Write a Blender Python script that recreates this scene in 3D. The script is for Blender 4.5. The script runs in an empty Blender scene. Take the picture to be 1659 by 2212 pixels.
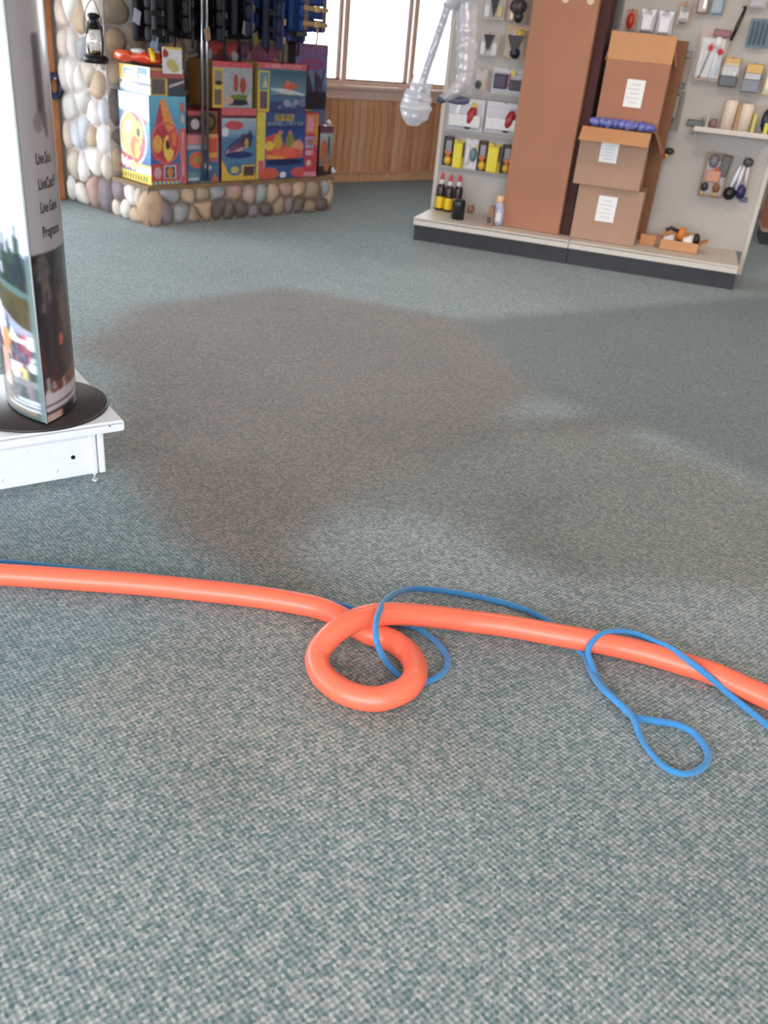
import bpy, bmesh, math, random
import numpy as np
from mathutils import Vector, Matrix, noise
R = random.Random(7)
PI = math.pi
SC = bpy.context.scene
COL = SC.collection

# ------------------------------------------------------------------ camera
W, H = 1659.0, 2212.0
FPX, CAMH = 1880.0, 1.4
dn = Vector((478 - W/2, 4550 - H/2, FPX)).normalized()        # where straight-down vanishes
up = -dn
fw = (Vector((0, 0, 1)) - Vector((0, 0, 1)).dot(up)*up).normalized()
rt = fw.cross(up)
ROT = Matrix((rt, fw, up))                                     # camera (x right, y down, z forward) -> world
cam_d = bpy.data.cameras.new('camera')
cam = bpy.data.objects.new('camera', cam_d); COL.objects.link(cam); SC.camera = cam
cam.matrix_world = Matrix.Translation((0, 0, CAMH)) @ (ROT @ Matrix(((1, 0, 0), (0, -1, 0), (0, 0, -1)))).to_4x4()
cam_d.sensor_fit = 'VERTICAL'; cam_d.sensor_height = 36; cam_d.lens = FPX/H*36
cam_d.clip_start = .05; cam_d.clip_end = 300
cam_d.dof.use_dof = True; cam_d.dof.focus_distance = 2.3; cam_d.dof.aperture_fstop = 4.2

def ray(px, py): return ROT @ Vector((px - W/2, py - H/2, FPX))
def at(px, py, z=0.0):
    d = ray(px, py); t = (z - CAMH)/d.z
    return Vector((0, 0, CAMH)) + t*d

# ------------------------------------------------------------------ world, exposure, lamps
SC.view_settings.view_transform = 'Standard'; SC.view_settings.look = 'None'
SC.view_settings.gamma = 1.0; SC.view_settings.use_curve_mapping = False
SC.view_settings.exposure = 0.06
wd = bpy.data.worlds.new('overcast_sky'); SC.world = wd; wd.use_nodes = True
bg = wd.node_tree.nodes['Background']
bg.inputs[0].default_value = (.86, .93, 1.0, 1); bg.inputs[1].default_value = 12.0

def lamp(name, loc, rot, sx, sy, power, col, portal=False):
    l = bpy.data.lights.new(name, 'AREA'); l.shape = 'RECTANGLE'; l.size = sx; l.size_y = sy
    l.energy = power; l.color = col
    if portal: l.cycles.is_portal = True
    o = bpy.data.objects.new(name, l); COL.objects.link(o); o.location = loc; o.rotation_euler = rot
    return o
WARM = (1.0, .80, .62)
CEIL = 3.2
CEIL_LAMPS = [(0.9, 5.0, 'over the aisle before the gondola'), (3.6, 5.0, 'over the right end of the gondola'), (3.6, 1.6, 'over the open carpet at the right'), (0.4, -1.0, 'over the open carpet at the near end')]
for (x, y, _) in CEIL_LAMPS:
    lamp('ceiling_lamp_light', (x, y, CEIL - .09), (0, 0, 0), 1.15, .5, 26, WARM)

# ------------------------------------------------------------------ materials
def lin(c):
    return tuple(((v/255)/12.92 if v/255 <= .04045 else ((v/255 + .055)/1.055)**2.4) for v in c[:3])
def mat(name, c, rough=.6, metal=0, var=.0, scale=20, bump=0, c2=None, stretch=None, coat=0, sheen=0, spec=.5):
    m = bpy.data.materials.new(name); m.use_nodes = True
    nt = m.node_tree; N = nt.nodes; L = nt.links; b = N['Principled BSDF']
    b.inputs['Roughness'].default_value = rough; b.inputs['Metallic'].default_value = metal
    b.inputs['Coat Weight'].default_value = coat; b.inputs['Sheen Weight'].default_value = sheen
    b.inputs['Specular IOR Level'].default_value = spec
    c = lin(c)
    if c2 is not None or var or bump:
        tc = N.new('ShaderNodeTexCoord'); mp = N.new('ShaderNodeMapping'); L.new(tc.outputs['Object'], mp.inputs[0])
        if stretch: mp.inputs['Scale'].default_value = stretch
        nz = N.new('ShaderNodeTexNoise'); nz.inputs['Scale'].default_value = scale; nz.inputs['Detail'].default_value = 5
        L.new(mp.outputs[0], nz.inputs['Vector'])
        mx = N.new('ShaderNodeMix'); mx.data_type = 'RGBA'
        lo = lin(c2) if c2 is not None else tuple(v*(1 - var) for v in c)
        hi = c if c2 is not None else tuple(min(1, v*(1 + var)) for v in c)
        mr = N.new('ShaderNodeMapRange'); mr.inputs[1].default_value = .3; mr.inputs[2].default_value = .7
        L.new(nz.outputs[0], mr.inputs[0]); L.new(mr.outputs[0], mx.inputs[0])
        mx.inputs[6].default_value = (*lo, 1); mx.inputs[7].default_value = (*hi, 1)
        L.new(mx.outputs[2], b.inputs['Base Color'])
        if bump:
            bp = N.new('ShaderNodeBump'); bp.inputs['Strength'].default_value = bump; bp.inputs['Distance'].default_value = .01
            L.new(nz.outputs[0], bp.inputs['Height']); L.new(bp.outputs[0], b.inputs['Normal'])
    else:
        b.inputs['Base Color'].default_value = (*c, 1)
    return m
def glassy(name, tint=(1, 1, 1), haze=.0, hz=(220, 222, 230), gl=.08, rough=.05):
    m = bpy.data.materials.new(name); m.use_nodes = True
    nt = m.node_tree; N = nt.nodes; L = nt.links; N.remove(N['Principled BSDF']); out = N['Material Output']
    tr = N.new('ShaderNodeBsdfTransparent'); tr.inputs[0].default_value = (*tint, 1)
    df = N.new('ShaderNodeBsdfDiffuse'); df.inputs[0].default_value = (*lin(hz), 1)
    tl = N.new('ShaderNodeBsdfTranslucent'); tl.inputs[0].default_value = (*lin(hz), 1)
    gs = N.new('ShaderNodeBsdfGlossy'); gs.inputs['Roughness'].default_value = rough
    a = N.new('ShaderNodeMixShader'); a.inputs[0].default_value = .5; L.new(df.outputs[0], a.inputs[1]); L.new(tl.outputs[0], a.inputs[2])
    b = N.new('ShaderNodeMixShader'); b.inputs[0].default_value = haze; L.new(tr.outputs[0], b.inputs[1]); L.new(a.outputs[0], b.inputs[2])
    c = N.new('ShaderNodeMixShader'); c.inputs[0].default_value = gl; L.new(b.outputs[0], c.inputs[1]); L.new(gs.outputs[0], c.inputs[2])
    L.new(c.outputs[0], out.inputs[0])
    return m
def emis(name, c, s):
    m = bpy.data.materials.new(name); m.use_nodes = True
    b = m.node_tree.nodes['Principled BSDF']; b.inputs['Emission Color'].default_value = (*c, 1); b.inputs['Emission Strength'].default_value = s
    return m
def print_mat(name, rough=.35, coat=.3):
    m = bpy.data.materials.new(name); m.use_nodes = True
    nt = m.node_tree; b = nt.nodes['Principled BSDF']; a = nt.nodes.new('ShaderNodeVertexColor'); a.layer_name = 'art'
    nt.links.new(a.outputs[0], b.inputs['Base Color']); b.inputs['Roughness'].default_value = rough; b.inputs['Coat Weight'].default_value = coat
    b.inputs['Coat Roughness'].default_value = .15
    return m
PRINT = print_mat('printed_card')
GLOSSPRINT = print_mat('laminated_print', .3, .35)
_mc = {}
def pm(c, rough=.5, metal=0):
    k = (tuple(c), rough, metal)
    if k not in _mc: _mc[k] = mat('plain_%d_%d_%d' % tuple(c), c, rough, metal, var=.06, scale=35)
    return _mc[k]

# ------------------------------------------------------------------ object helpers
def tag(o, label=None, cat=None, group=None, kind=None):
    if label: o['label'] = label
    if cat: o['category'] = cat
    if group: o['group'] = group
    if kind: o['kind'] = kind
    return o
def thing(name, label, cat, loc=(0, 0, 0), rz=0, group=None):
    o = bpy.data.objects.new(name, None); COL.objects.link(o); o.empty_display_size = .1
    o.location = loc; o.rotation_euler = (0, 0, rz)
    return tag(o, label, cat, group)
class MB:
    """collects shapes into one mesh"""
    def __init__(s): s.bm = bmesh.new(); s.sm = False
    def box(s, c, d, rz=0, rx=0, ry=0, bev=0, mi=0):
        r = bmesh.ops.create_cube(s.bm, size=1)
        M = Matrix.Translation(c) @ Matrix.Rotation(rz, 4, 'Z') @ Matrix.Rotation(ry, 4, 'Y') @ Matrix.Rotation(rx, 4, 'X') @ Matrix.Diagonal((*d, 1))
        bmesh.ops.transform(s.bm, matrix=M, verts=r['verts'])
        fs = {f for v in r['verts'] for f in v.link_faces}
        for f in fs: f.material_index = mi
        if bev:
            es = {e for f in fs for e in f.edges}
            bmesh.ops.bevel(s.bm, geom=list(es), offset=bev, segments=2, affect='EDGES', profile=.5, clamp_overlap=True)
        return s
    def cyl(s, a, b, r, r2=None, n=16, mi=0):
        a = Vector(a); b = Vector(b); d = b - a
        q = d.to_track_quat('Z', 'Y').to_matrix().to_4x4()
        x = bmesh.ops.create_cone(s.bm, cap_ends=True, segments=n, radius1=r, radius2=r if r2 is None else r2, depth=d.length,
                                  matrix=Matrix.Translation((a + b)/2) @ q)
        for v in x['verts']:
            for f in v.link_faces: f.material_index = mi; f.smooth = len(f.verts) == 4
        return s
    def ell(s, c, r, rz=0, n=2, mi=0, rx=0, ry=0, jit=0):
        x = bmesh.ops.create_icosphere(s.bm, subdivisions=n, radius=1)
        M = Matrix.Translation(c) @ Matrix.Rotation(rz, 4, 'Z') @ Matrix.Rotation(ry, 4, 'Y') @ Matrix.Rotation(rx, 4, 'X') @ Matrix.Diagonal((*r, 1))
        if jit:
            off = Vector(c)*3
            for v in x['verts']: v.co *= 1 + jit*noise.noise(v.co*1.6 + off)
        bmesh.ops.transform(s.bm, matrix=M, verts=x['verts'])
        for v in x['verts']:
            for f in v.link_faces: f.material_index = mi; f.smooth = True
        return s
    def lathe(s, prof, c=(0, 0, 0), n=24, mi=0):
        rings = []
        for (r, z) in prof:
            rings.append([s.bm.verts.new((c[0] + r*math.cos(2*PI*i/n), c[1] + r*math.sin(2*PI*i/n), c[2] + z)) for i in range(n)])
        for k in range(len(rings) - 1):
            for i in range(n):
                f = s.bm.faces.new((rings[k][i], rings[k][(i+1) % n], rings[k+1][(i+1) % n], rings[k+1][i])); f.smooth = True; f.material_index = mi
        for rg, rev in ((rings[0], True), (rings[-1], False)):
            f = s.bm.faces.new(list(reversed(rg)) if rev else rg); f.material_index = mi
        return s
    def tube(s, pts, r, n=12, mi=0, cap=True, closed=False, flat=1.0):
        """r float or list"""
        P = [Vector(p) for p in pts]; m = len(P)
        rr = r if isinstance(r, (list, tuple)) else [r]*m
        nrm = None; rings = []
        for i in range(m):
            t = (P[min(i+1, m-1)] - P[max(i-1, 0)]) if not closed else (P[(i+1) % m] - P[i-1])
            t.normalize()
            if nrm is None:
                nrm = Vector((0, 0, 1)) if abs(t.z) < .9 else Vector((1, 0, 0))
            nrm = (nrm - nrm.dot(t)*t).normalized(); bn = t.cross(nrm)
            rings.append([s.bm.verts.new(P[i] + rr[i]*(math.cos(2*PI*k/n)*nrm*flat + math.sin(2*PI*k/n)*bn)) for k in range(n)])
        for i in range(m if closed else m - 1):
            A, B = rings[i], rings[(i+1) % m]
            for k in range(n):
                f = s.bm.faces.new((A[k], A[(k+1) % n], B[(k+1) % n], B[k])); f.smooth = True; f.material_index = mi
        if cap and not closed:
            s.bm.faces.new(list(reversed(rings[0]))).material_index = mi; s.bm.faces.new(rings[-1]).material_index = mi
        return s
    def prism(s, poly, y0, y1, mi=0):
        """poly in x,z ; extruded along y"""
        a = [s.bm.verts.new((x, y0, z)) for x, z in poly]; b = [s.bm.verts.new((x, y1, z)) for x, z in poly]; n = len(poly)
        fs = [s.bm.faces.new(a), s.bm.faces.new(list(reversed(b)))]
        for i in range(n): fs.append(s.bm.faces.new((a[i], b[i], b[(i+1) % n], a[(i+1) % n])))
        for f in fs: f.material_index = mi
        return s
    def quad(s, pts, mi=0):
        f = s.bm.faces.new([s.bm.verts.new(p) for p in pts]); f.material_index = mi; return s
    def build(s, name, m, parent=None, loc=None, rz=None):
        bmesh.ops.recalc_face_normals(s.bm, faces=s.bm.faces[:])
        me = bpy.data.meshes.new(name); s.bm.to_mesh(me); s.bm.free()
        for x in (m if isinstance(m, (list, tuple)) else [m]): me.materials.append(x)
        o = bpy.data.objects.new(name, me); COL.objects.link(o)
        if parent: o.parent = parent
        if loc is not None: o.location = loc
        if rz is not None: o.rotation_euler = (0, 0, rz)
        return o
def copy_tree(o, parent=None):
    c = o.copy(); COL.objects.link(c); c.parent = parent
    for ch in list(o.children): copy_tree(ch, c)
    return c
def spline(P, n=10, closed=False):
    P = [Vector(p) for p in P]; out = []
    m = len(P)
    for i in range(m if closed else m - 1):
        if closed: p0, p1, p2, p3 = P[i-1], P[i], P[(i+1) % m], P[(i+2) % m]
        else: p0, p1, p2, p3 = P[max(i-1, 0)], P[i], P[i+1], P[min(i+2, m-1)]
        for k in range(n):
            t = k/n
            out.append(.5*((2*p1) + (-p0 + p2)*t + (2*p0 - 5*p1 + 4*p2 - p3)*t*t + (-p0 + 3*p1 - 3*p2 + p3)*t**3))
    if not closed: out.append(P[-1])
    return out

class Frame:
    """vertical plane frame: u along, v away from the camera, z up"""
    def __init__(s, o, ang):
        s.o = Vector((o[0], o[1], 0)); s.a = ang
        s.u = Vector((math.cos(ang), math.sin(ang), 0)); s.n = Vector((-math.sin(ang), math.cos(ang), 0))
    def w(s, u, v, z): return s.o + s.u*u + s.n*v + Vector((0, 0, z))
    def px(s, x, y, v=0):
        d = ray(x, y); C = Vector((0, 0, CAMH)); P = s.o + s.n*v
        t = (P - C).dot(s.n)/d.dot(s.n); q = C + t*d
        return (q - s.o).dot(s.u), q.z
    def rect(s, xl, xr, yt, yb, v):
        ym = (yt + yb)/2; xm = (xl + xr)/2
        return s.px(xl, ym, v)[0], s.px(xr, ym, v)[0], s.px(xm, yb, v)[1], s.px(xm, yt, v)[1]
def frame2(a, b, base=None):
    d = b - a
    return Frame(a if base is None else base, math.atan2(d.y, d.x))

# flat print held in a colour attribute on a fine grid
class Art:
    def __init__(s, nx, ny, bg):
        s.nx, s.ny = nx, ny
        s.a = np.zeros((ny, nx, 3)); s.a[:] = lin(bg)
        s.X, s.Y = np.meshgrid(np.linspace(0, 1, nx), np.linspace(0, 1, ny))
    def m(s, k, c): s.a[k] = lin(c); return s
    def rect(s, x0, y0, x1, y1, c): return s.m((s.X >= x0) & (s.X <= x1) & (s.Y >= y0) & (s.Y <= y1), c)
    def ell(s, cx, cy, rx, ry, c, r=0):
        dx, dy = s.X - cx, s.Y - cy; q, w = math.cos(r), math.sin(r)
        return s.m(((dx*q + dy*w)/rx)**2 + ((-dx*w + dy*q)/ry)**2 <= 1, c)
    def ring(s, cx, cy, rx, ry, t, c):
        d = ((s.X - cx)/rx)**2 + ((s.Y - cy)/ry)**2
        return s.m((d <= 1) & (d >= (1 - t)**2), c)
    def poly(s, P, c):
        k = np.zeros(s.X.shape, bool); n = len(P)
        for i in range(n):
            x0, y0 = P[i]; x1, y1 = P[(i+1) % n]
            if y0 == y1: continue
            k ^= ((y0 > s.Y) != (y1 > s.Y)) & (s.X < (x1 - x0)*(s.Y - y0)/(y1 - y0) + x0)
        return s.m(k, c)
    def stripes(s, x0, y0, x1, y1, n, c, slant=.3):
        k = (s.X >= x0) & (s.X <= x1) & (s.Y >= y0) & (s.Y <= y1)
        ph = ((s.X - x0)/(x1 - x0)*n + slant*(s.Y - y0)/(y1 - y0)) % 1
        return s.m(k & (ph < .45), c)
    def blobs(s, x0, y0, x1, y1, cols, n, r=.03, seed=1, asp=1.0):
        q = random.Random(seed)
        for _ in range(n):
            s.ell(q.uniform(x0, x1), q.uniform(y0, y1), r*q.uniform(.5, 1.4), r*asp*q.uniform(.5, 1.4), q.choice(cols), q.uniform(0, 3))
        return s
    def grad(s, x0, y0, x1, y1, ca, cb):
        k = (s.X >= x0) & (s.X <= x1) & (s.Y >= y0) & (s.Y <= y1)
        t = np.clip((s.Y - y0)/(y1 - y0), 0, 1)[..., None]
        v = np.array(lin(ca))*(1 - t) + np.array(lin(cb))*t; s.a[k] = v[k]; return s
    def text(s, x0, y0, x1, y1, n, c, seed=3):
        """a row of letter-like strokes, too blurred in the photo to be read"""
        q = random.Random(seed); w = (x1 - x0)/n
        for i in range(n):
            a = x0 + i*w; s.rect(a + .1*w, y0, a + .36*w, y1, c)
            if q.random() < .6: s.rect(a + .36*w, y1 - .3*(y1 - y0), a + .85*w, y1, c)
            if q.random() < .6: s.rect(a + .36*w, y0, a + .85*w, y0 + .28*(y1 - y0), c)
            if q.random() < .5: s.rect(a + .62*w, y0, a + .85*w, y1, c)
        return s
    def soft(s, n=1):
        for _ in range(n):
            p = np.pad(s.a, ((1, 1), (1, 1), (0, 0)), 'edge')
            s.a = (p[1:-1, 1:-1]*4 + p[:-2, 1:-1] + p[2:, 1:-1] + p[1:-1, :-2] + p[1:-1, 2:])/8
        return s

def grid_obj(name, parent, arts, m, loc=None, rz=None):
    """arts: list of (fn(X,Y)->(x,y,z) arrays, Art or (colour)). one mesh, colour per vertex"""
    V = []; F = []; C = []
    for fn, art in arts:
        if not isinstance(art, Art):
            art = Art(2, 2, art)
        base = len(V) if not V else sum(len(q) for q in V)
        x, y, z = fn(art.X, art.Y); n = art.nx*art.ny
        V.append(np.stack([np.broadcast_to(q, art.X.shape) for q in (x, y, z)], -1).reshape(-1, 3)); C.append(art.a.reshape(-1, 3))
        i, j = np.meshgrid(np.arange(art.nx - 1), np.arange(art.ny - 1)); q = (j*art.nx + i).ravel() + base
        F.append(np.stack([q, q + 1, q + art.nx + 1, q + art.nx], -1))
    V = np.concatenate(V); F = np.concatenate(F); C = np.concatenate(C)
    me = bpy.data.meshes.new(name); me.vertices.add(len(V)); me.vertices.foreach_set('co', V.ravel().astype(np.float32))
    me.loops.add(F.size); me.loops.foreach_set('vertex_index', F.ravel().astype(np.int32))
    me.polygons.add(len(F)); me.polygons.foreach_set('loop_start', (np.arange(len(F))*4).astype(np.int32))
    me.update(calc_edges=True)
    at_ = me.color_attributes.new('art', 'FLOAT_COLOR', 'POINT')
    at_.data.foreach_set('color', np.concatenate([C, np.ones((len(C), 1))], 1).ravel().astype(np.float32))
    me.materials.append(m)
    o = bpy.data.objects.new(name, me); COL.objects.link(o)
    if parent: o.parent = parent
    if loc is not None: o.location = loc
    if rz is not None: o.rotation_euler = (0, 0, rz)
    return o
def carton(name, parent, w, d, h, front, left, right, top, back=(60, 60, 80), m=None, loc=None, rz=None):
    for k_, A_ in enumerate((front, left)):
        if isinstance(A_, Art) and not getattr(A_, 'done', 0):
            A_.done = 1; q = np.random.RandomState(int(A_.a.sum()) + k_)
            nz = q.rand(A_.ny, A_.nx)
            for _ in range(3):
                p = np.pad(nz, 1, 'edge'); nz = (p[1:-1, 1:-1] + p[:-2, 1:-1] + p[2:, 1:-1] + p[1:-1, :-2] + p[1:-1, 2:])/5
            nz = (nz - nz.mean())/nz.std()
            g = A_.a.mean(-1, keepdims=True); A_.a = (A_.a*.84 + g*.16)*(.80 if k_ == 0 else 1.0)*np.clip(1 + .06*nz[..., None], .5, 1.6)  # front print darkened for its shaded side, left face kept bright
    """closed printed carton, origin at the bottom of its front left corner"""
    return grid_obj(name, parent, [
        (lambda X, Y: (X*w, 0*X, Y*h), front),
        (lambda X, Y: (0*X, d - X*d, Y*h), left),
        (lambda X, Y: (w + 0*X, X*d, Y*h), right),
        (lambda X, Y: (w - X*w, d + 0*X, Y*h), back),
        (lambda X, Y: (X*w, Y*d, h + 0*X), top),
        (lambda X, Y: (X*w, d - Y*d, 0*X), back)], m or PRINT, loc, rz)

# ------------------------------------------------------------------ frames of the place
hC, hL, hR = at(322, 490), at(140, 430), at(712, 455)
HF = frame2(hC, hR)                      # hearth front, u from its left corner
wL, wR = at(715, 393), at(935, 387)
WF = frame2(wL, wR)                      # window wall
gA, gB = at(893, 469, .18), at(1597, 576, .18)
GF = frame2(gA, gB)                      # gondola front edge
GLEN = (gB - gA).length
GV = sum(((at(x, y, .18) - gA).dot(GF.n)) for x, y in ((936, 448), (1602, 542)))/2   # depth of its deck
DIRW = -HF.u                             # the left wall runs away from the fireplace this way

# ------------------------------------------------------------------ materials of the place
def carpet_mat():
    m = bpy.data.materials.new('woven_loop_carpet'); m.use_nodes = True
    nt = m.node_tree; N = nt.nodes; L = nt.links; b = N['Principled BSDF']
    b.inputs['Roughness'].default_value = .95; b.inputs['Specular IOR Level'].default_value = .15
    b.inputs['Sheen Weight'].default_value = .25; b.inputs['Sheen Roughness'].default_value = .5; b.inputs['Sheen Tint'].default_value = (.8, .95, 1, 1)
    tc = N.new('ShaderNodeTexCoord')
    mp = N.new('ShaderNodeMapping'); mp.inputs['Rotation'].default_value = (0, 0, .05); L.new(tc.outputs['Object'], mp.inputs[0])
    nz = N.new('ShaderNodeTexNoise'); nz.inputs['Scale'].default_value = 60; L.new(mp.outputs[0], nz.inputs['Vector'])
    sub = N.new('ShaderNodeVectorMath'); sub.operation = 'SUBTRACT'; L.new(nz.outputs['Color'], sub.inputs[0]); sub.inputs[1].default_value = (.5, .5, .5)
    sc_ = N.new('ShaderNodeVectorMath'); sc_.operation = 'SCALE'; sc_.inputs['Scale'].default_value = .0035; L.new(sub.outputs[0], sc_.inputs[0])
    ad = N.new('ShaderNodeVectorMath'); ad.operation = 'ADD'; L.new(mp.outputs[0], ad.inputs[0]); L.new(sc_.outputs[0], ad.inputs[1])
    sp = N.new('ShaderNodeSeparateXYZ'); L.new(ad.outputs[0], sp.inputs[0])
    def math_(op, a, bb=None, c=None):
        n = N.new('ShaderNodeMath'); n.operation = op
        for i, v in enumerate((a, bb, c)):
            if v is None: continue
            if isinstance(v, (int, float)): n.inputs[i].default_value = v
            else: L.new(v, n.inputs[i])
        return n.outputs[0]
    k = 2*PI/.0165
    sx = math_('SINE', math_('MULTIPLY', sp.outputs[0], k)); sy = math_('SINE', math_('MULTIPLY', sp.outputs[1], k*1.05))
    weave = math_('MULTIPLY', sx, sy)                                     # staggered dark and light loops
    vo = N.new('ShaderNodeTexVoronoi'); vo.inputs['Scale'].default_value = 120; L.new(mp.outputs[0], vo.inputs['Vector'])
    hs = N.new('ShaderNodeSeparateColor'); L.new(vo.outputs['Color'], hs.inputs[0])
    val = math_('ADD', math_('MULTIPLY', weave, .25), math_('MULTIPLY', hs.outputs[0], .55))
    cr = N.new('ShaderNodeValToRGB'); e = cr.color_ramp.elements; L.new(math_('ADD', val, .22), cr.inputs[0])
    e[0].position = .12; e[0].color = (*lin((86, 108, 108)), 1); e[1].position = .92; e[1].color = (*lin((190, 188, 184)), 1)
    x = cr.color_ramp.elements.new(.42); x.color = (*lin((128, 138, 138)), 1)
    x = cr.color_ramp.elements.new(.62); x.color = (*lin((154, 153, 150)), 1)
    big = N.new('ShaderNodeTexNoise'); big.inputs['Scale'].default_value = 1.3; big.inputs['Detail'].default_value = 6; L.new(tc.outputs['Object'], big.inputs['Vector'])
    bm_ = N.new('ShaderNodeMapRange'); bm_.inputs[1].default_value = .3; bm_.inputs[2].default_value = .7; bm_.inputs[3].default_value = .90; bm_.inputs[4].default_value = 1.08
    L.new(big.outputs[0], bm_.inputs[0])
    m1 = N.new('ShaderNodeMix'); m1.data_type = 'RGBA'; m1.blend_type = 'MULTIPLY'; m1.inputs[0].default_value = 1
    vc = N.new('ShaderNodeVertexColor'); vc.layer_name = 'art'; L.new(cr.outputs[0], m1.inputs[6]); L.new(vc.outputs[0], m1.inputs[7])
    m2 = N.new('ShaderNodeVectorMath'); m2.operation = 'SCALE'; L.new(m1.outputs[2], m2.inputs[0]); L.new(bm_.outputs[0], m2.inputs['Scale'])
    L.new(m2.outputs[0], b.inputs['Base Color'])
    bp = N.new('ShaderNodeBump'); bp.inputs['Strength'].default_value = .6; bp.inputs['Distance'].default_value = .003
    L.new(val, bp.inputs['Height']); L.new(bp.outputs[0], b.inputs['Normal'])
    return m
CARPET = carpet_mat()
PLASTER = mat('cream_plaster', (205, 198, 186), .9, var=.04, scale=8)
CEILM = mat('white_ceiling_tile', (215, 213, 208), .95, var=.05, scale=60)
PINE = mat('knotty_pine', (232, 176, 130), .42, c2=(208, 140, 96), scale=3.2, stretch=(7, 7, .9), coat=.25)
PINE2 = mat('pale_pine', (238, 188, 146), .42, c2=(216, 156, 114), scale=3.2, stretch=(7, 7, .9), coat=.25)
PINE3 = mat('dark_pine', (222, 160, 114), .42, c2=(186, 120, 80), scale=3.0, stretch=(6, 6, 1.2), coat=.25)
SASH = mat('window_wood', (232, 196, 178), .4, var=.06, scale=14, stretch=(3, 3, .6), coat=.3)
GASKET = mat('dark_gasket', (92, 64, 62), .6, var=.05)
GLASS = glassy('window_glass', gl=.06, rough=.0)
OAK = mat('orange_oak', (198, 132, 84), .45, c2=(160, 96, 54), scale=6, stretch=(4, 4, 1), coat=.2)
GROUNDM = mat('pale_gravel', (200, 200, 198), .95, var=.1, scale=5)

# ------------------------------------------------------------------ floor
FX0, FX1, FY0, FY1 = -7.0, 6.8, -2.8, 13.4
soil_shade = Art(414, 486, (228, 232, 234))  # carpet stains, with window light and shade painted into the same tones
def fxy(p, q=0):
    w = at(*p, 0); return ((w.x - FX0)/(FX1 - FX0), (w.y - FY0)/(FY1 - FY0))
def patch(P, c): soil_shade.poly([fxy(p) for p in P], c)
patch([(150, 760), (300, 660), (620, 620), (1000, 690), (1180, 840), (1060, 915), (870, 1005), (730, 1100), (640, 1180), (560, 1250), (380, 1180), (290, 1040), (235, 950), (270, 800)], (204, 173, 158))  # brown soil, darkened to carry the window shade up to the display base
patch([(1000, 690), (1659, 640), (2300, 760), (2300, 1250), (1659, 1040), (1400, 930), (1180, 860)], (168, 172, 170))  # shading before the gondola, painted dark into the carpet
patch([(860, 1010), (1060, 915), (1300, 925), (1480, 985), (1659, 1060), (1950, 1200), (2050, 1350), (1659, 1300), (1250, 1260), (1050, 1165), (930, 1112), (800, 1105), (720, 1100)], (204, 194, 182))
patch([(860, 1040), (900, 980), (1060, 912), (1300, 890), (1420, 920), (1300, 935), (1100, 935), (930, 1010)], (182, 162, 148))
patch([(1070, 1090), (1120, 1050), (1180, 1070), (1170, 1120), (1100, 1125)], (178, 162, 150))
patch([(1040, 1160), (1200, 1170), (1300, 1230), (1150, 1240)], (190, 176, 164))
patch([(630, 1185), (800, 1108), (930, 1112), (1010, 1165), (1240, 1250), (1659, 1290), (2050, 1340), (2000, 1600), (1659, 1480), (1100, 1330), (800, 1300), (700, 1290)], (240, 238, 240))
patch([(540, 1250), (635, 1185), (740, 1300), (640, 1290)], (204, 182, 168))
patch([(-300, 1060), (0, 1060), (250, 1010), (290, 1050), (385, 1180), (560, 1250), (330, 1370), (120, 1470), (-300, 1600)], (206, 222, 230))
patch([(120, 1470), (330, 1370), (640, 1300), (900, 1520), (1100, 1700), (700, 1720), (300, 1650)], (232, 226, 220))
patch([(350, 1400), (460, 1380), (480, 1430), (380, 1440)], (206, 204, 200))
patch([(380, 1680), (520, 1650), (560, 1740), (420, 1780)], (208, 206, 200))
soil_shade.ell(*fxy((278, 1180)), .0011, .0011, (250, 250, 250))
soil_shade.soft(14)
fl = grid_obj('floor', None, [(lambda X, Y: (FX0 + X*(FX1 - FX0), FY0 + Y*(FY1 - FY0), 0*X), soil_shade)], CARPET); tag(fl, kind='structure')
MB().box((0, 5, -.25), (90, 90, .2)).build('ground', GROUNDM)['kind'] = 'structure'

# ------------------------------------------------------------------ walls
WALLT = .14
def wall(name, p0, p1, holes=(), m=PLASTER, side=1, top=CEIL + .2):
    """wall from p0 to p1; holes are (u0,u1,z0,z1)"""
    p0 = Vector((p0[0], p0[1], 0)); p1 = Vector((p1[0], p1[1], 0)); L_ = (p1 - p0).length
    f = frame2(p0, p1); b = MB(); xs = [0]
    y = side*WALLT/2
    def add(u0, u1, z0, z1):
        if u1 - u0 > .001 and z1 - z0 > .001: b.box(((u0 + u1)/2, y, (z0 + z1)/2), (u1 - u0, WALLT, z1 - z0))
    u = 0
    for (a, c, z0, z1) in holes:
        add(u, a, 0, top); add(a, c, 0, z0); add(a, c, z1, top); u = c
    add(u, L_, 0, top)
    o = b.build(name, m, None, p0, f.a); o['kind'] = 'structure'
    return o, f
SILL = .94
WTOP = 2.7
ws = WF.w(-1.9, 0, 0); we = WF.w(3.9, 0, 0)
o_wwin, wf0 = wall('wall_back', ws, we, [(1.05, 4.75, SILL, WTOP)])
A0 = hL + HF.n*.02; A1 = hL + DIRW*6.2
o_wleft, lf = wall('wall_left', A0, A1, [(.2, 2.85, .12, 2.8), (3.1, 5.8, .12, 2.8)], side=-1)
wC = (A1.x, -2.6); wD = (6.4, -2.6); wE = (6.4, 9.5)
wall('wall_side', A1, wC, [(1.0, 4.4, .9, 2.3)], side=-1)
wall('wall_front', wC, wD, [(3.0, 8.6, .12, 2.8)], side=-1)
wall('wall_nook', ws, A0, side=-1)
wall('wall_right', wD, wE, side=-1)
wall('wall_corner', wE, we, side=-1)
cl = MB().box((-.2, 5.3, CEIL + .06), (15, 17, .12)).build('ceiling', CEILM); cl['kind'] = 'structure'

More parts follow.
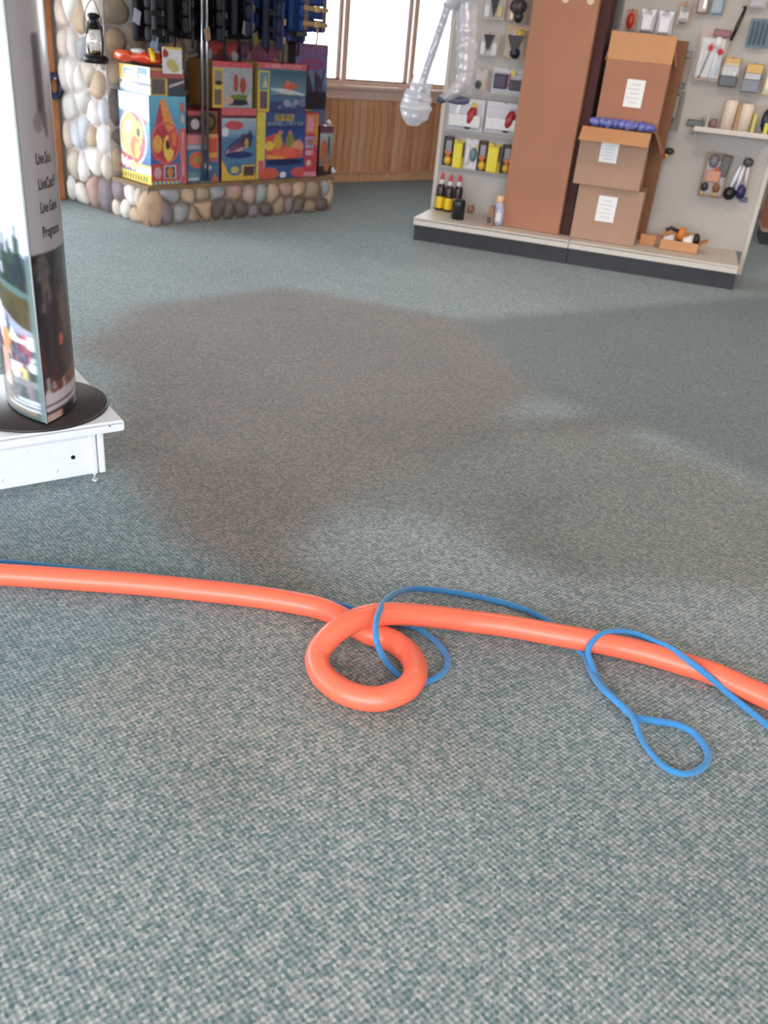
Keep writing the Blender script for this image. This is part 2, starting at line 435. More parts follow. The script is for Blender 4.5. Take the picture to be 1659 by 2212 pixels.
def portal(f, u0, u1, z0, z1, flip):
    c = f.w((u0 + u1)/2, -.02 if not flip else .02, (z0 + z1)/2)
    # area lamps shine along local -Z; turn that into the room
    nrm = (-f.n if not flip else f.n)
    q = (-nrm).to_track_quat('Z', 'Y').to_euler()
    o = lamp('window_portal', c, q, u1 - u0, z1 - z0, 1, (1, 1, 1), True)
    return o
def glazing(n, f, u0, u1, z0, z1, k, side, wood=SASH):
    """window in wall frame f with k panes"""
    t = thing('window_%d' % n, None, None); t['kind'] = 'structure'
    t.location = f.w(u0, 0, z0); t.rotation_euler = (0, 0, f.a)
    w, h = u1 - u0, z1 - z0; y = side*WALLT*.5
    b = MB()
    b.box((w/2, y, h - .03), (w, WALLT*.9, .06)); b.box((.03, y, h/2), (.06, WALLT*.9, h)); b.box((w - .03, y, h/2), (.06, WALLT*.9, h)); b.box((w/2, y, .02), (w, WALLT*.9, .04))
    b.build('frame', wood, t)
    p = (w - .12 + .07)/k
    for i in range(k):
        a = .06 + i*p; c = a + p - .07
        if i: MB().box((a - .035, y - side*.02, h/2), (.07, .11, h - .06), bev=.006).build('mullion', wood, t)
        g = MB()
        for (cx, cz, dx, dz) in ((a + .006, h/2, .012, h - .1), (c - .006, h/2, .012, h - .1), ((a + c)/2, .046, c - a, .012), ((a + c)/2, h - .066, c - a, .012)):
            g.box((cx, y - side*.01, cz), (dx, .05, dz))
        g.build('gasket', GASKET, t)
        MB().box(((a + c)/2, y + side*.01, h/2), (c - a - .01, .006, h - .1)).build('pane', GLASS, t)
    return t
# the window wall seen in the photograph
glazing(1, WF, -.85, 2.85, SILL, WTOP, 4, 1)
portal(WF, -.8, 2.8, SILL + .05, WTOP - .05, False)
def hole(n, p0, p1, u0, u1, z0, z1, k):
    f = frame2(Vector((p0[0], p0[1], 0)), Vector((p1[0], p1[1], 0)))
    glazing(n, f, u0, u1, z0, z1, k, -1); portal(f, u0 + .06, u1 - .06, z0 + .06, z1 - .06, True)
hole(2, A0, A1, .2, 2.85, .12, 2.8, 3); hole(3, A0, A1, 3.1, 5.8, .12, 2.8, 3)
hole(4, A1, wC, 1.0, 4.4, .9, 2.3, 3); hole(5, wC, wD, 3.0, 8.6, .12, 2.8, 5)

# stool, apron, planks and baseboard under the window
def wtrim(name, u0, u1, v0, v1, z0, z1, m, bev=.006):
    b = MB().box(((u0 + u1)/2, (v0 + v1)/2, (z0 + z1)/2), (u1 - u0, v1 - v0, z1 - z0), bev=bev)
    o = b.build(name, m, None, WF.o, WF.a); o['kind'] = 'structure'; return o
wtrim('trim_1', -1.0, 3.3, -.10, .06, SILL - .035, SILL, SASH)
wtrim('trim_2', -1.0, 3.3, -.045, -.012, SILL - .13, SILL - .036, SASH)
wtrim('baseboard_back', -1.2, 3.7, -.045, -.001, 0, .085, PINE2)
wtrim('trim_3', -1.2, 3.7, -.06, -.001, 0.086, .10, PINE2)
pitch = .098; pz0, pz1 = .10, SILL - .13
meshes = []
for m in (PINE, PINE2, PINE3):
    b = MB().box((0, 0, 0), (pitch - .012, .02, pz1 - pz0), bev=.0)
    bmesh.ops.bevel(b.bm, geom=[e for e in b.bm.edges if abs((e.verts[0].co - e.verts[1].co).z) > .3 and e.verts[0].co.y < 0], offset=.006, segments=1, affect='EDGES')
    o = b.build('plank', m); meshes.append(o.data); bpy.data.objects.remove(o)
i = 0; u = -1.1
while u < 3.6:
    o = bpy.data.objects.new('plank', meshes[R.choice((0, 0, 1, 1, 2))]); COL.objects.link(o); o.parent = o_wwin
    o.location = (u + 1.9, -.0115, (pz0 + pz1)/2); u += pitch
# corner post between the fireplace and the left wall
b = MB().box((0, 0, 1.4), (.07, .07, 2.8), bev=.008)
o = b.build('trim_4', OAK, None, hL + HF.u*-.04 + HF.n*.0, HF.a); o['kind'] = 'structure'
# ceiling lamps
for (x, y, w_) in CEIL_LAMPS:
    t = thing('ceiling_light', 'long ceiling light panel ' + w_, 'light', (x, y, CEIL), 0, 'ceiling light panels')
    MB().box((0, 0, -.035), (1.25, .6, .07), bev=.01).build('housing', pm((225, 225, 225)), t)
    MB().box((0, 0, -.075), (1.17, .52, .012)).build('diffuser', emis('lit_diffuser', (1, .85, .7), 2.5) if 'lit_diffuser' not in bpy.data.materials else bpy.data.materials['lit_diffuser'], t)

# ------------------------------------------------------------------ stone fireplace
STONES = [mat('stone_%d' % i, c, .75, var=.18, scale=9, bump=.25, c2=c2) for i, (c, c2) in enumerate([
    ((196, 172, 148), (168, 142, 118)), ((166, 166, 168), (140, 140, 144)), ((212, 200, 186), (186, 170, 154)), ((190, 160, 148), (160, 128, 116)),
    ((142, 128, 134), (116, 104, 110)), ((204, 174, 148), (178, 146, 118)), ((218, 212, 204), (190, 184, 178)), ((120, 108, 100), (92, 82, 76)), ((170, 150, 130), (140, 120, 102)), ((234, 226, 222), (212, 200, 194)), ((228, 212, 200), (206, 186, 172)), ((208, 210, 216), (184, 186, 192)), ((236, 232, 226), (216, 208, 200))])]
MORTAR = mat('mortar', (186, 176, 170), .95, var=.15, scale=40, bump=.4)
HH = .285                                # hearth height
HD = .47                                 # hearth depth
HLEN = (hR - hC).length
SIDE = (hL - hC).length
fire = thing('stone_fireplace', 'fieldstone fireplace of rounded river stones with a low raised hearth', 'fireplace', HF.o, HF.a)
CHU = HF.px(640, 80, HD + .02)[0]        # right edge of the chimney
CHU = max(1.2, min(CHU, HLEN - .1))
MB().box((HLEN/2, (SIDE-.05)/2, (HH - .02)/2), (HLEN, SIDE-.05, HH - .02)).build('hearth_core', mat('shaded_mortar', (136, 120, 108), .95, var=.15, scale=40, bump=.4), fire)  # joints darkened to put the hearth front's shade into the mortar
MB().box((CHU/2, (HD + SIDE - .03)/2, CEIL/2 - .012), (CHU, SIDE - .03 - HD, CEIL - .02)).build('chimney_core', MORTAR, fire)
def clip(P, a, b, c):
    """keep a*x+b*y<=c"""
    out = []
    for i in range(len(P)):
        p, q = P[i], P[(i+1) % len(P)]; dp = a*p[0] + b*p[1] - c; dq = a*q[0] + b*q[1] - c
        if dp <= 0: out.append(p)
        if dp*dq < 0: t = dp/(dp - dq); out.append((p[0] + t*(q[0] - p[0]), p[1] + t*(q[1] - p[1])))
    return out
def stones(O, du, nn, Wd, Ht, cw, ch, seed, depth=.035, pick=None, skip=None):
    """rounded stones over a face: O corner, du along, nn outward (fireplace local coordinates)"""
    q = random.Random(seed); S = []; ny = max(1, round(Ht/ch)); 
    for j in range(ny):
        nx = max(2, round(Wd/cw*q.uniform(.85, 1.15)))
        for i in range(nx):
            S.append(((i + .5 + (.25 if j % 2 else -.2) + q.uniform(-.25, .25))*Wd/nx, (j + .5 + q.uniform(-.28, .28))*Ht/ny))
    for k, s in enumerate(S):
        P = [(0, 0), (Wd, 0), (Wd, Ht), (0, Ht)]
        for m_, t in enumerate(S):
            if m_ == k or abs(t[0] - s[0]) > 3*cw or abs(t[1] - s[1]) > 3*ch: continue
            dx, dy = t[0] - s[0], t[1] - s[1]
            P = clip(P, dx, dy, dx*(s[0] + t[0])/2 + dy*(s[1] + t[1])/2)
            if len(P) < 3: break
        if len(P) < 3: continue
        cx = sum(p[0] for p in P)/len(P); cy = sum(p[1] for p in P)/len(P)
        if skip and skip(cx, cy): continue
        # resample to 10 rounded points
        C = []
        n = len(P)
        for i in range(n):
            p, r_ = P[i], P[(i+1) % n]; C.append((p[0]*.75 + r_[0]*.25, p[1]*.75 + r_[1]*.25)); C.append((p[0]*.25 + r_[0]*.75, p[1]*.25 + r_[1]*.75))
        rad = max(math.hypot(p[0] - cx, p[1] - cy) for p in C)
        if rad < .025: continue
        bm = bmesh.new(); rings = []
        for sc_, dp in ((.93, -.012), (.84, .5), (.52, .92)):
            ring = []
            for p in C:
                x, y = cx + (p[0] - cx)*sc_, cy + (p[1] - cy)*sc_
                d = dp if dp < 0 else dp*depth*(.7 + .5*q.random()*.3 + min(rad, .15)*2)
                ring.append(bm.verts.new(Vector(O) + Vector(du)*x + Vector((0, 0, y)) + Vector(nn)*d))
            rings.append(ring)
        top = bm.verts.new(Vector(O) + Vector(du)*cx + Vector((0, 0, cy)) + Vector(nn)*depth*(.8 + min(rad, .15)*2.2))
        m_ = len(C)
        for a, b2 in ((0, 1), (1, 2)):
            for i in range(m_):
                f = bm.faces.new((rings[a][i], rings[a][(i+1) % m_], rings[b2][(i+1) % m_], rings[b2][i])); f.smooth = True
        for i in range(m_): bm.faces.new((rings[2][i], rings[2][(i+1) % m_], top)).smooth = True
        bmesh.ops.recalc_face_normals(bm, faces=bm.faces[:])
        # outward check
        f0 = bm.faces[-1]
        if f0.normal.dot(Vector(nn)) < 0: bmesh.ops.reverse_faces(bm, faces=bm.faces[:])
        me = bpy.data.meshes.new('stone'); bm.to_mesh(me); bm.free()
        me.materials.append(STONES[pick(q, cx, cy) if pick else q.randrange(9)])
        o = bpy.data.objects.new('stone', me); COL.objects.link(o); o.parent = fire
lightpick = lambda q, x, y: q.choice((0, 1, 2, 3, 6, 9, 10, 10, 11, 12, 9, 12, 2, 4 if q.random() < .4 else 11))  # paler stones, putting the left face's daylight into their colour
darkpick = lambda q, x, y: q.choice((0, 1, 3, 4, 7, 8, 8, 5, 7))  # browner stones, with the shade on the front put into their colour
# left face, hearth part then chimney part (local: left face is the plane u=0, v grows away)
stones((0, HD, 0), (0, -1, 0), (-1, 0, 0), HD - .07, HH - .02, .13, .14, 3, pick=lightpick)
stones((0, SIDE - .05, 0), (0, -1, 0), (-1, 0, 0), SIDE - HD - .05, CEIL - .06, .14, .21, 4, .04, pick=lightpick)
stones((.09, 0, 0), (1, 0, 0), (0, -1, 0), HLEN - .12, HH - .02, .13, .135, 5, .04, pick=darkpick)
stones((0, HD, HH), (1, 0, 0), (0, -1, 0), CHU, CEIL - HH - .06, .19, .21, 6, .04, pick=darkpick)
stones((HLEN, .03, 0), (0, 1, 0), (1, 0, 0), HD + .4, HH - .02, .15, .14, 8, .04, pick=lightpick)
def boulder(name, c, r, m, seed):
    b = MB(); b.ell(c, r, n=2, jit=.25)
    b.build(name, STONES[m], fire)
boulder('corner_stone', (.055, .05, .13), (.10, .095, .155), 5, 1)
boulder('corner_stone', (HLEN - .03, .03, .15), (.065, .07, .13), 0, 2)
MB().box((HLEN/2 + .01, (SIDE-.06)/2, HH - .009), (HLEN + .03, SIDE-.04, .022), bev=.005).build('hearth_slab', mat('hearth_slab', (150, 118, 84), .7, c2=(112, 84, 60), scale=7, bump=.2), fire)

# ------------------------------------------------------------------ gondola shelf unit on the right
DZ = .18
PV = GV                                   # pegboard plane
pl = GF.px(943, 365, PV)[0]; pr = GF.px(1622, 520, PV)[0]
BEIGE = mat('beige_steel', (206, 196, 186), .5, var=.03, scale=30)
PEG = mat('beige_pegboard', (188, 180, 174), .7, var=.03, scale=4)
KICK = mat('black_kick_plate', (46, 44, 50), .5, var=.15, scale=12)
STEEL = mat('zinc_wire', (190, 190, 195), .3, 1.0)
gon = thing('gondola_shelf', 'beige steel gondola shelf with pegboard back and black kick plate', 'shelf', GF.o, GF.a)
for k in range(2):
    a, c = k*GLEN/2, (k + 1)*GLEN/2
    MB().box(((a + c)/2, (PV + .03)/2, DZ - .012), (c - a - .004, PV + .03, .024), bev=.004).build('base_deck', BEIGE, gon)
    MB().box(((a + c)/2, .01, DZ - .03), (c - a - .004, .02, .055), bev=.006).build('deck_lip', BEIGE, gon)
    MB().box(((a + c)/2, .06, .065), (c - a - .004, .02, .13), bev=.002).build('kick_plate', KICK, gon)
    p0 = pl if k == 0 else GLEN/2; p1 = GLEN/2 if k == 0 else pr - .03
    MB().box(((p0 + p1)/2, PV + .02, (DZ + 2.25)/2), (p1 - p0 - .006, .02, 2.25 - DZ), bev=.002).build('back_panel', PEG, gon)
for x in (pl, GLEN/2, pr - .02):
    MB().box((x, PV + .03, 1.13), (.035, .06, 2.25), bev=.004).build('upright', BEIGE, gon)
for x in (.012, GLEN - .012):
    MB().box((x, PV/2 + .04, .07), (.018, PV - .06, .14)).build('base_bracket', KICK, gon)
for yy in (208, 294, 374):
    z_ = GF.px(1020, yy, PV)[1]; e_ = GLEN/2 - .03
    MB().box(((pl + e_)/2, PV + .004, z_), (e_ - pl - .03, .012, .022), bev=.002).build('cross_rail', pm((166, 158, 158), .5), gon)
def hook(u, z, v1=.0, L_=.12):
    MB().tube([(u, PV + .02, z), (u, PV - L_, z), (u, PV - L_ - .012, z + .014)], .003, 6).build('peg_hook', STEEL, gon)
# small upper shelf on the right bay, front lip seen from below at px y 275-300
s0, sz = GF.px(1500, 272, PV - .18); s1 = pr - .04
sz = GF.px(1580, 285, PV - .18)[1]
MB().box(((s0 + s1)/2, PV - .09, sz - .01), (s1 - s0, .20, .02), bev=.003).build('shelf', BEIGE, gon)
MB().box(((s0 + s1)/2, PV - .19, sz - .005), (s1 - s0, .012, .035), bev=.003).build('shelf_lip', BEIGE, gon)
for x in (s0 + .02, s1 - .02):
    b = MB(); b.box((x, PV - .08, sz - .04), (.006, .18, .04)); b.build('shelf_bracket', BEIGE, gon)

CARD = mat('brown_cardboard', (166, 114, 90), .85, var=.05, scale=5)
CARD2 = mat('brown_cardboard_inner', (196, 142, 100), .85, var=.05, scale=5)
CARD3 = mat('greyish_cardboard', (170, 134, 114), .85, var=.05, scale=5)
LABELM = mat('white_label', (232, 228, 228), .5, var=.04, scale=60)
TAPE = mat('clear_tape', (186, 142, 112), .25, var=.03)
DARKHOLE = mat('handle_hole', (214, 190, 168), .9)
# tall narrow carton
a, b_ = at(1080, 487, DZ), at(1205, 508, DZ)
TF = frame2(a, b_); TW = (b_ - a).length; TH = 1.98
t = thing('tall_carton', 'tall narrow brown cardboard carton standing upright on the shelf deck', 'box', TF.w(0, 0, DZ + .001), TF.a)
MB().box((TW/2, .13, TH/2), (TW, .26, TH), bev=.006).build('carton_body', CARD, t)
for x, y in ((1222, -2), (1276, 2)):
    u, z = TF.px(x, y); z = min(z, DZ + TH - .04)
    b = MB(); b.cyl((u, -.0015, z - DZ), (u, .002, z - DZ), .025, n=20); b.build('handle_hole', DARKHOLE, t)
b = MB().box((TW + .0008, .13, TH/2), (.0012, .06, TH - .02)); b.build('sealing_tape', TAPE, t)
# dark slab added as the shade beside the tall carton
ga, gb = TF.px(1207, 440, .06)[0], TF.px(1226, 440, .06)[0]
t = thing('gap_shade', 'narrow very dark slab standing in for shade between tall carton and stack', 'box', TF.w(TW + .006, .06, DZ + .001), TF.a)
MB().box(((gb - ga)/2, .09, .93), (gb - ga, .18, 1.86), bev=.003).build('carton_body', mat('gap_shade_brown', (74, 42, 40), .85, var=.1, scale=5), t)
# stack
a, b_ = at(1230, 513, DZ), at(1368, 534, DZ)
KF = frame2(a, b_); KW = (b_ - a).length
z1 = KF.px(1325, 407)[1]
STG = 'brown cartons stacked beside the tall one'
def cbox(name, label, u0, u1, v0, dep, z0, z1, m=CARD, rz=0):
    t = thing(name, label, 'box', KF.w(u0, v0, z0 + .001), KF.a + rz, STG)
    w, h = u1 - u0, z1 - z0
    MB().box((w/2, dep/2, h/2), (w, dep, h - .002), bev=.005).build('carton_body', m, t)
    return t, w, h
def sticker(t, fr, xl, xr, yt, yb, u0, z0, v0):
    a, c, zb, zt = fr.rect(xl, xr, yt, yb, v0)
    b = MB().box(((a + c)/2 - u0, -.0012, (zb + zt)/2 - z0), (c - a, .0012, zt - zb)); wl = b.build('white_label', LABELM, t)
    g = MB()
    for q in range(5):
        zz = zt - z0 - (zt - zb)*(.18 + .16*q); g.box(((a + c)/2 - u0 - (.01 if q % 2 else 0), -.0022, zz), ((c - a)*(.7 if q % 2 else .5), .0006, .005))
    g.build('label_print', pm((190, 188, 192)), wl)
t, w, h = cbox('cardboard_carton', 'closed square brown carton at the bottom of the stack, on the deck', 0, KW, 0, .34, DZ, z1, CARD3)
sticker(t, KF, 1289, 1330, 424, 480, 0, DZ, 0)
b = MB().box((w/2, .17, h - .0002), (.05, .32, .001)); b.build('sealing_tape', TAPE, t)
v0 = -.035
u0 = KF.px(1246, 345, v0)[0]; u1 = KF.px(1392, 360, v0)[0]; zh = KF.px(1333, 272, v0)[1]
t, w, h = cbox('cardboard_carton', 'open brown carton in the middle of the stack with its front flap hanging out', u0, u1, v0, .36, z1, zh - .03, CARD3)
sticker(t, KF, 1296, 1335, 308, 352, u0, z1, v0)
fz = KF.px(1317, 309, v0 - .13)[1]
b = MB()
P = [(.0, -.002, h), (w, -.002, h), (w + .0, -.14, fz - z1), (-.0, -.14, fz - z1)]
d = Vector((0, .004, .005))
top = [Vector(p) + d for p in P]
vs = [b.bm.verts.new(p) for p in P] + [b.bm.verts.new(p) for p in top]
for f in ((0, 1, 2, 3), (7, 6, 5, 4), (0, 4, 5, 1), (1, 5, 6, 2), (2, 6, 7, 3), (3, 7, 4, 0)): b.bm.faces.new([vs[i] for i in f])
b.build('front_flap', CARD2, t)
MB().box((w + .06, .18, h - .05), (.004, .34, .16), ry=-.5).build('side_flap', CARD, t)
# blue plastic padding between middle and top carton
BLUEBAG = mat('blue_plastic_film', (70, 82, 160), .22, c2=(120, 124, 190), scale=18, bump=.6, coat=.6)
a_, c_ = KF.px(1280, 258, v0 + .02)[0], KF.px(1412, 268, v0 + .02)[0]
t2 = thing('plastic_padding', 'crumpled blue plastic film packed on the open middle carton', 'packing', KF.w(a_, v0 + .03, zh - .025), KF.a)
b = MB(); n = 9
for i in range(n):
    b.ell(((i + .5)*(c_ - a_)/n, .02 + .02*math.sin(i*2.3), .035), (.045, .05, .033 + .01*math.sin(i*3.1)), n=2, jit=.5)
b.build('film_roll', BLUEBAG, t2)
b = MB(); b.ell((.27, -.02, .055), (.012, .01, .02), n=1); b.build('copper_tag', pm((220, 160, 120), .3), t2)
# top carton
v2 = .06
ua, ub = KF.px(1288, 250, v2)[0], KF.px(1424, 262, v2)[0]; zf = KF.px(1375, 133, v2)[1]; zt = KF.px(1385, 72, v2)[1]
t, w, h = cbox('cardboard_carton', 'brown carton on top of the stack with its front flap standing straight up', ua, ub, v2, .32, zh - .03, zf, CARD)
sticker(t, KF, 1350, 1390, 172, 233, ua, zh - .03, v2)
MB().box((w/2, .004, h + (zt - zf)/2), (w, .006, zt - zf), rx=.06).build('standing_flap', CARD2, t)
MB().box((-.003, .16, h + .05), (.005, .3, .12), ry=.15).build('side_flap', CARD, t)
MB().box((w + .012, .16, h + .05), (.005, .3, .12), ry=-.25).build('side_flap', CARD, t)
# tall flattened carton behind the stack
v3 = .36
ua = KF.px(1345, 400, v3)[0]; ub = KF.px(1418, 400, v3)[0]; zt = KF.px(1440, 85, v3)[1]
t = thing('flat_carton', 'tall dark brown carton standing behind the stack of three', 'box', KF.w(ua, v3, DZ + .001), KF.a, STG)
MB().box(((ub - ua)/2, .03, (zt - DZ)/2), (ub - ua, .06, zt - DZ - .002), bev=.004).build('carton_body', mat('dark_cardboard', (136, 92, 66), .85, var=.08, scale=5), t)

# ------------------------------------------------------------------ things hanging on the pegboard
BLIST = glassy('clear_blister', haze=.10, gl=.05, rough=.3, hz=(240, 240, 245))
PEGG = 'packs hanging on the pegboard'
def pack(name, label, cat, xl, xr, yt, yb, card, parts, v=None, group=PEGG, blister=True, hk=True, tilt=0):
    """parts: (name, kind, x0, y0, x1, y1, colour[, rot]) in fractions of the pack, y up"""
    v = PV - .05 if v is None else v
    a, c, zb, zt = GF.rect(xl, xr, yt, yb, v); w, h = c - a, zt - zb
    t = thing(name, label, cat, GF.w(a, v, zb), GF.a, group)
    if card is not None:
        b = MB().box((w/2, .012, h/2), (w, .003, h), bev=.0); 
        b.build('backing_card', pm(card, .55), t)
    for p in parts:
        nm, kd, x0, y0, x1, y1, col = p[:7]; rot = p[7] if len(p) > 7 else 0
        cx, cz, dx, dz = (x0 + x1)/2*w, (y0 + y1)/2*h, abs(x1 - x0)*w, abs(y1 - y0)*h
        th = max(.006, min(dx, dz)*.45); m = pm(col, .35 if kd != 'm' else .2, 1 if kd == 'm' else 0)
        b = MB()
        if kd == 'e': b.ell((cx, .004 - th*.3, cz), (dx/2, th, dz/2), ry=rot)
        elif kd == 'v': b.prism([(cx - dx/2, cz + dz/2), (cx + dx/2, cz + dz/2), (cx, cz - dz/2)], -th, .009)
        elif kd == 'h':                       # handles / jaws: tapered bar
            b.tube([(cx, 0, cz - dz/2), (cx, -.004, cz), (cx, 0, cz + dz/2)], [dx*.32, dx*.5, dx*.3], 8, flat=.7)
            if rot: bmesh.ops.rotate(b.bm, verts=b.bm.verts, cent=(cx, 0, cz), matrix=Matrix.Rotation(rot, 3, 'Y'))
        else:
            b.box((cx, .006 - th/2, cz), (dx, th, dz), ry=rot, bev=min(dx, dz, th)*.2)
        b.build(nm, m, t)
    if blister:
        b = MB().box((w/2, -.005, h*.45), (w*.86, .03, h*.8), bev=.008); b.build('blister', BLIST, t)
    if hk: hook(a + w/2, zt - .006, L_=PV - v + .02)
    return t
Wt, Gy, Bk, Rd, Yl = (226, 222, 222), (150, 150, 156), (34, 32, 38), (170, 40, 44), (226, 196, 40)
# left bay, top to bottom
pack('tool_pack', 'card with a black wedge shaped tool between white and yellow, topmost left', 'pack', 1046, 1090, -8, 42, (206, 190, 178), [('tool_head', 'v', .3, .1, .75, 1, Bk), ('white_side', 'b', .05, .1, .3, .6, Wt), ('yellow_side', 'b', .68, .12, .92, .6, (200, 186, 90))])
pack('tool_pack', 'dark shiny tool pack at the top beside the tall carton', 'pack', 1096, 1141, -8, 50, (170, 140, 120), [('tool_body', 'e', .1, .3, .95, .95, (70, 62, 66)), ('tool_head', 'e', .35, .0, .85, .5, (40, 38, 42)), ('metal_clip', 'm', .2, .1, .32, .45, (230, 190, 150))])
pack('tool_pack', 'card with a small black wedge tool on white, second row left', 'pack', 1037, 1077, 72, 122, (206, 190, 178), [('tool_head', 'v', .2, .25, .75, .95, Bk), ('white_side', 'b', .05, .05, .3, .6, Wt), ('white_side', 'b', .66, .05, .95, .6, Wt)])
pack('tool_pack', 'glossy pack with a black pointed tool, second row beside tall carton', 'pack', 1090, 1138, 54, 128, (190, 160, 128), [('tool_body', 'v', .15, .1, .85, .7, (60, 50, 54)), ('tool_head', 'e', .3, .0, .8, .35, Bk), ('yellow_side', 'e', .5, .6, .85, .9, (214, 180, 60)), ('white_side', 'e', .25, .3, .65, .8, (220, 200, 205))])
pack('small_pack', 'tiny dark tool on a pale card beside the red and black pack', 'pack', 1026, 1052, 150, 196, (206, 190, 184), [('tool_body', 'e', .05, .05, .6, .5, (56, 56, 70)), ('yellow_side', 'b', .7, .05, .88, .5, (214, 200, 120))])
pack('tool_pack', 'pack with a red and grey square and a dark grip, third row', 'pack', 1062, 1134, 148, 206, (206, 200, 202), [('picture', 'b', .08, .22, .48, .78, (70, 60, 84)), ('red_picture', 'b', .14, .3, .4, .7, (170, 70, 86)), ('red_band', 'b', .44, .3, .55, .8, Rd), ('grip', 'b', .55, .2, .98, .6, (60, 58, 66)), ('yellow_spot', 'b', .58, .72, .7, .98, (214, 190, 70))])
GUNG = 'white blister packs with red gripped tools'
for k, (xl, xr, yt, yb, lb) in enumerate(((968, 1045, 212, 282, 'white blister pack with a red gripped tool, left of its twin'), (1048, 1130, 222, 290, 'white blister pack with a dark red gripped tool, nearest the tall carton'))):
    P = [('white_body', 'b', .05, .12, .95, .5, Wt), ('blade', 'b', .08, .22, .55, .32, (96, 98, 112)), ('grip', 'e', .52, .08, .80, .82, Rd, .25), ('grip_base', 'e', .46, .04, .7, .3, Bk), ('knob', 'e', .8, .1, .93, .35, Bk)]
    if k == 0: P += [('yellow_collar', 'e', .62, .62, .78, .9, Yl), ('highlight_strip', 'b', .24, .4, .34, .95, (245, 245, 250), .3)]
    pack('tool_pack', lb, 'pack', xl, xr, yt, yb, (208, 206, 212), P, group=GUNG)
# row of standing boxes / bottles hung in packs
row = [(956, 979, 294, 358, 'bk', 'black and orange pack at the left end of the yellow row'), (978, 1001, 302, 364, 'yl', 'narrow yellow pack near the left end of the row'),
       (1003, 1031, 300, 366, 'wt', 'white and teal pack between the yellow ones'), (1030, 1052, 304, 370, 'bk', 'black and orange pack in the middle of the yellow row'),
       (1051, 1080, 310, 374, 'yl', 'wide yellow pack right of centre in the row'), (1082, 1106, 312, 376, 'bk', 'black and orange pack touching the tall carton')]
for xl, xr, yt, yb, k, lb in row:
    if k == 'bk': c0 = (36, 32, 36); P = [('grey_top', 'b', .3, .5, .85, .88, (150, 146, 152)), ('orange_flame', 'v', .2, .3, .95, .5, (200, 110, 40), PI), ('yellow_base', 'e', .22, .02, .96, .36, (222, 170, 40)), ('dark_cap', 'e', .2, .86, .95, 1.02, (90, 60, 66))]
    elif k == 'yl': c0 = (226, 200, 50); P = [('yellow_body', 'b', .08, .03, .9, .9, (232, 208, 56)), ('dark_edge', 'b', .9, .4, 1.0, .95, (60, 50, 40)), ('pale_cap', 'b', .3, .9, .75, 1.0, (190, 170, 110))]
    else: c0 = (214, 208, 212); P = [('teal_bottle', 'e', .45, .25, .98, .75, (96, 130, 140)), ('white_tube', 'e', .08, .1, .42, .85, Wt), ('yellow_tip', 'b', .82, .68, .95, .85, Yl)]
    pack('product_pack', lb, 'pack', xl, xr, yt, yb, c0, P, group='row of yellow and black packs', blister=False)
# end-panel goods at the left edge of the unit
pack('hanging_sleeve', 'dark blue sleeve hanging on the left end of the pegboard', 'pack', 976, 996, 20, 118, (70, 84, 120), [('pale_print', 'b', .3, .6, .8, .9, (130, 150, 180)), ('dark_print', 'b', .2, .05, .9, .3, (36, 44, 80))], v=PV + .08, hk=False, blister=True)
pack('hanging_sleeve', 'small maroon and silver sleeve below the dark blue one', 'pack', 970, 1000, 136, 184, (96, 70, 90), [('silver_print', 'b', .1, .5, .35, .95, (220, 226, 236)), ('maroon_print', 'b', .4, .1, .95, .6, (110, 50, 70))], v=PV + .08, hk=False)

# right bay
pack('hanging_strip', 'dark grey ribbed strip pack behind the top flap of the stack', 'pack', 1314, 1345, -10, 60, (110, 108, 102), [('rib', 'b', .12, .02, .24, .98, (84, 84, 80)), ('rib', 'b', .42, .02, .54, .98, (84, 84, 80)), ('rib', 'b', .72, .02, .84, .98, (84, 84, 80))], blister=False)
pack('small_pack', 'small red tool card above the top carton', 'pack', 1352, 1374, 20, 64, (186, 120, 92), [('red_tool', 'e', .1, .02, .85, .85, (180, 50, 30))], blister=False)
for (xl, xr, yt, yb, lb) in ((1382, 1416, 20, 68, 'left of the two bright white blister packs above the carton'), (1419, 1454, 24, 74, 'right of the two bright white blister packs above the carton')):
    pack('white_pack', lb, 'pack', xl, xr, yt, yb, (206, 200, 206), [('white_body', 'b', .15, .05, .8, .7, (236, 232, 238)), ('white_ear', 'v', .02, .6, .3, 1.0, (230, 228, 236)), ('white_ear', 'v', .68, .6, .98, 1.0, (230, 228, 236)), ('cream_base', 'b', .25, .0, .7, .2, (226, 206, 196))], group='pair of white blister packs')
pack('small_pack', 'grey and brown fitting card right of the white packs', 'pack', 1464, 1492, 4, 54, (178, 148, 126), [('fitting', 'e', .2, .55, .85, .85, (110, 90, 88)), ('fitting', 'e', .15, .05, .85, .3, (120, 96, 88))])
pack('small_pack', 'brown card with a copper highlight at the top edge', 'pack', 1506, 1532, -10, 30, (136, 96, 76), [('copper_glint', 'm', .55, .3, .75, .95, (240, 180, 130))])  # bright metal sliver put in as the highlight on the card
pack('small_pack', 'blue grey strip pack at the top edge right of the brown card', 'pack', 1536, 1564, -10, 32, (120, 134, 144), [('blue_strip', 'b', .3, .0, .7, 1, (96, 116, 130))])
pack('pliers_pack', 'pliers with red collars and pale handles on a white card', 'pliers', 1504, 1568, 62, 176, (192, 170, 160),
     [('header', 'b', .42, .86, .98, 1.0, (130, 60, 60)), ('white_disc', 'e', .48, .62, .82, .88, Wt), ('red_collar', 'e', .32, .55, .56, .74, (196, 40, 44)), ('red_collar', 'e', .66, .5, .92, .66, (196, 40, 44)),
      ('handle', 'h', .08, .02, .22, .75, (220, 220, 228), .14), ('handle', 'h', .28, .04, .42, .6, (70, 76, 84), .2), ('handle', 'h', .52, .0, .78, .55, (214, 226, 238), .08), ('handle', 'h', .78, .1, .92, .6, (180, 184, 196), .1)])
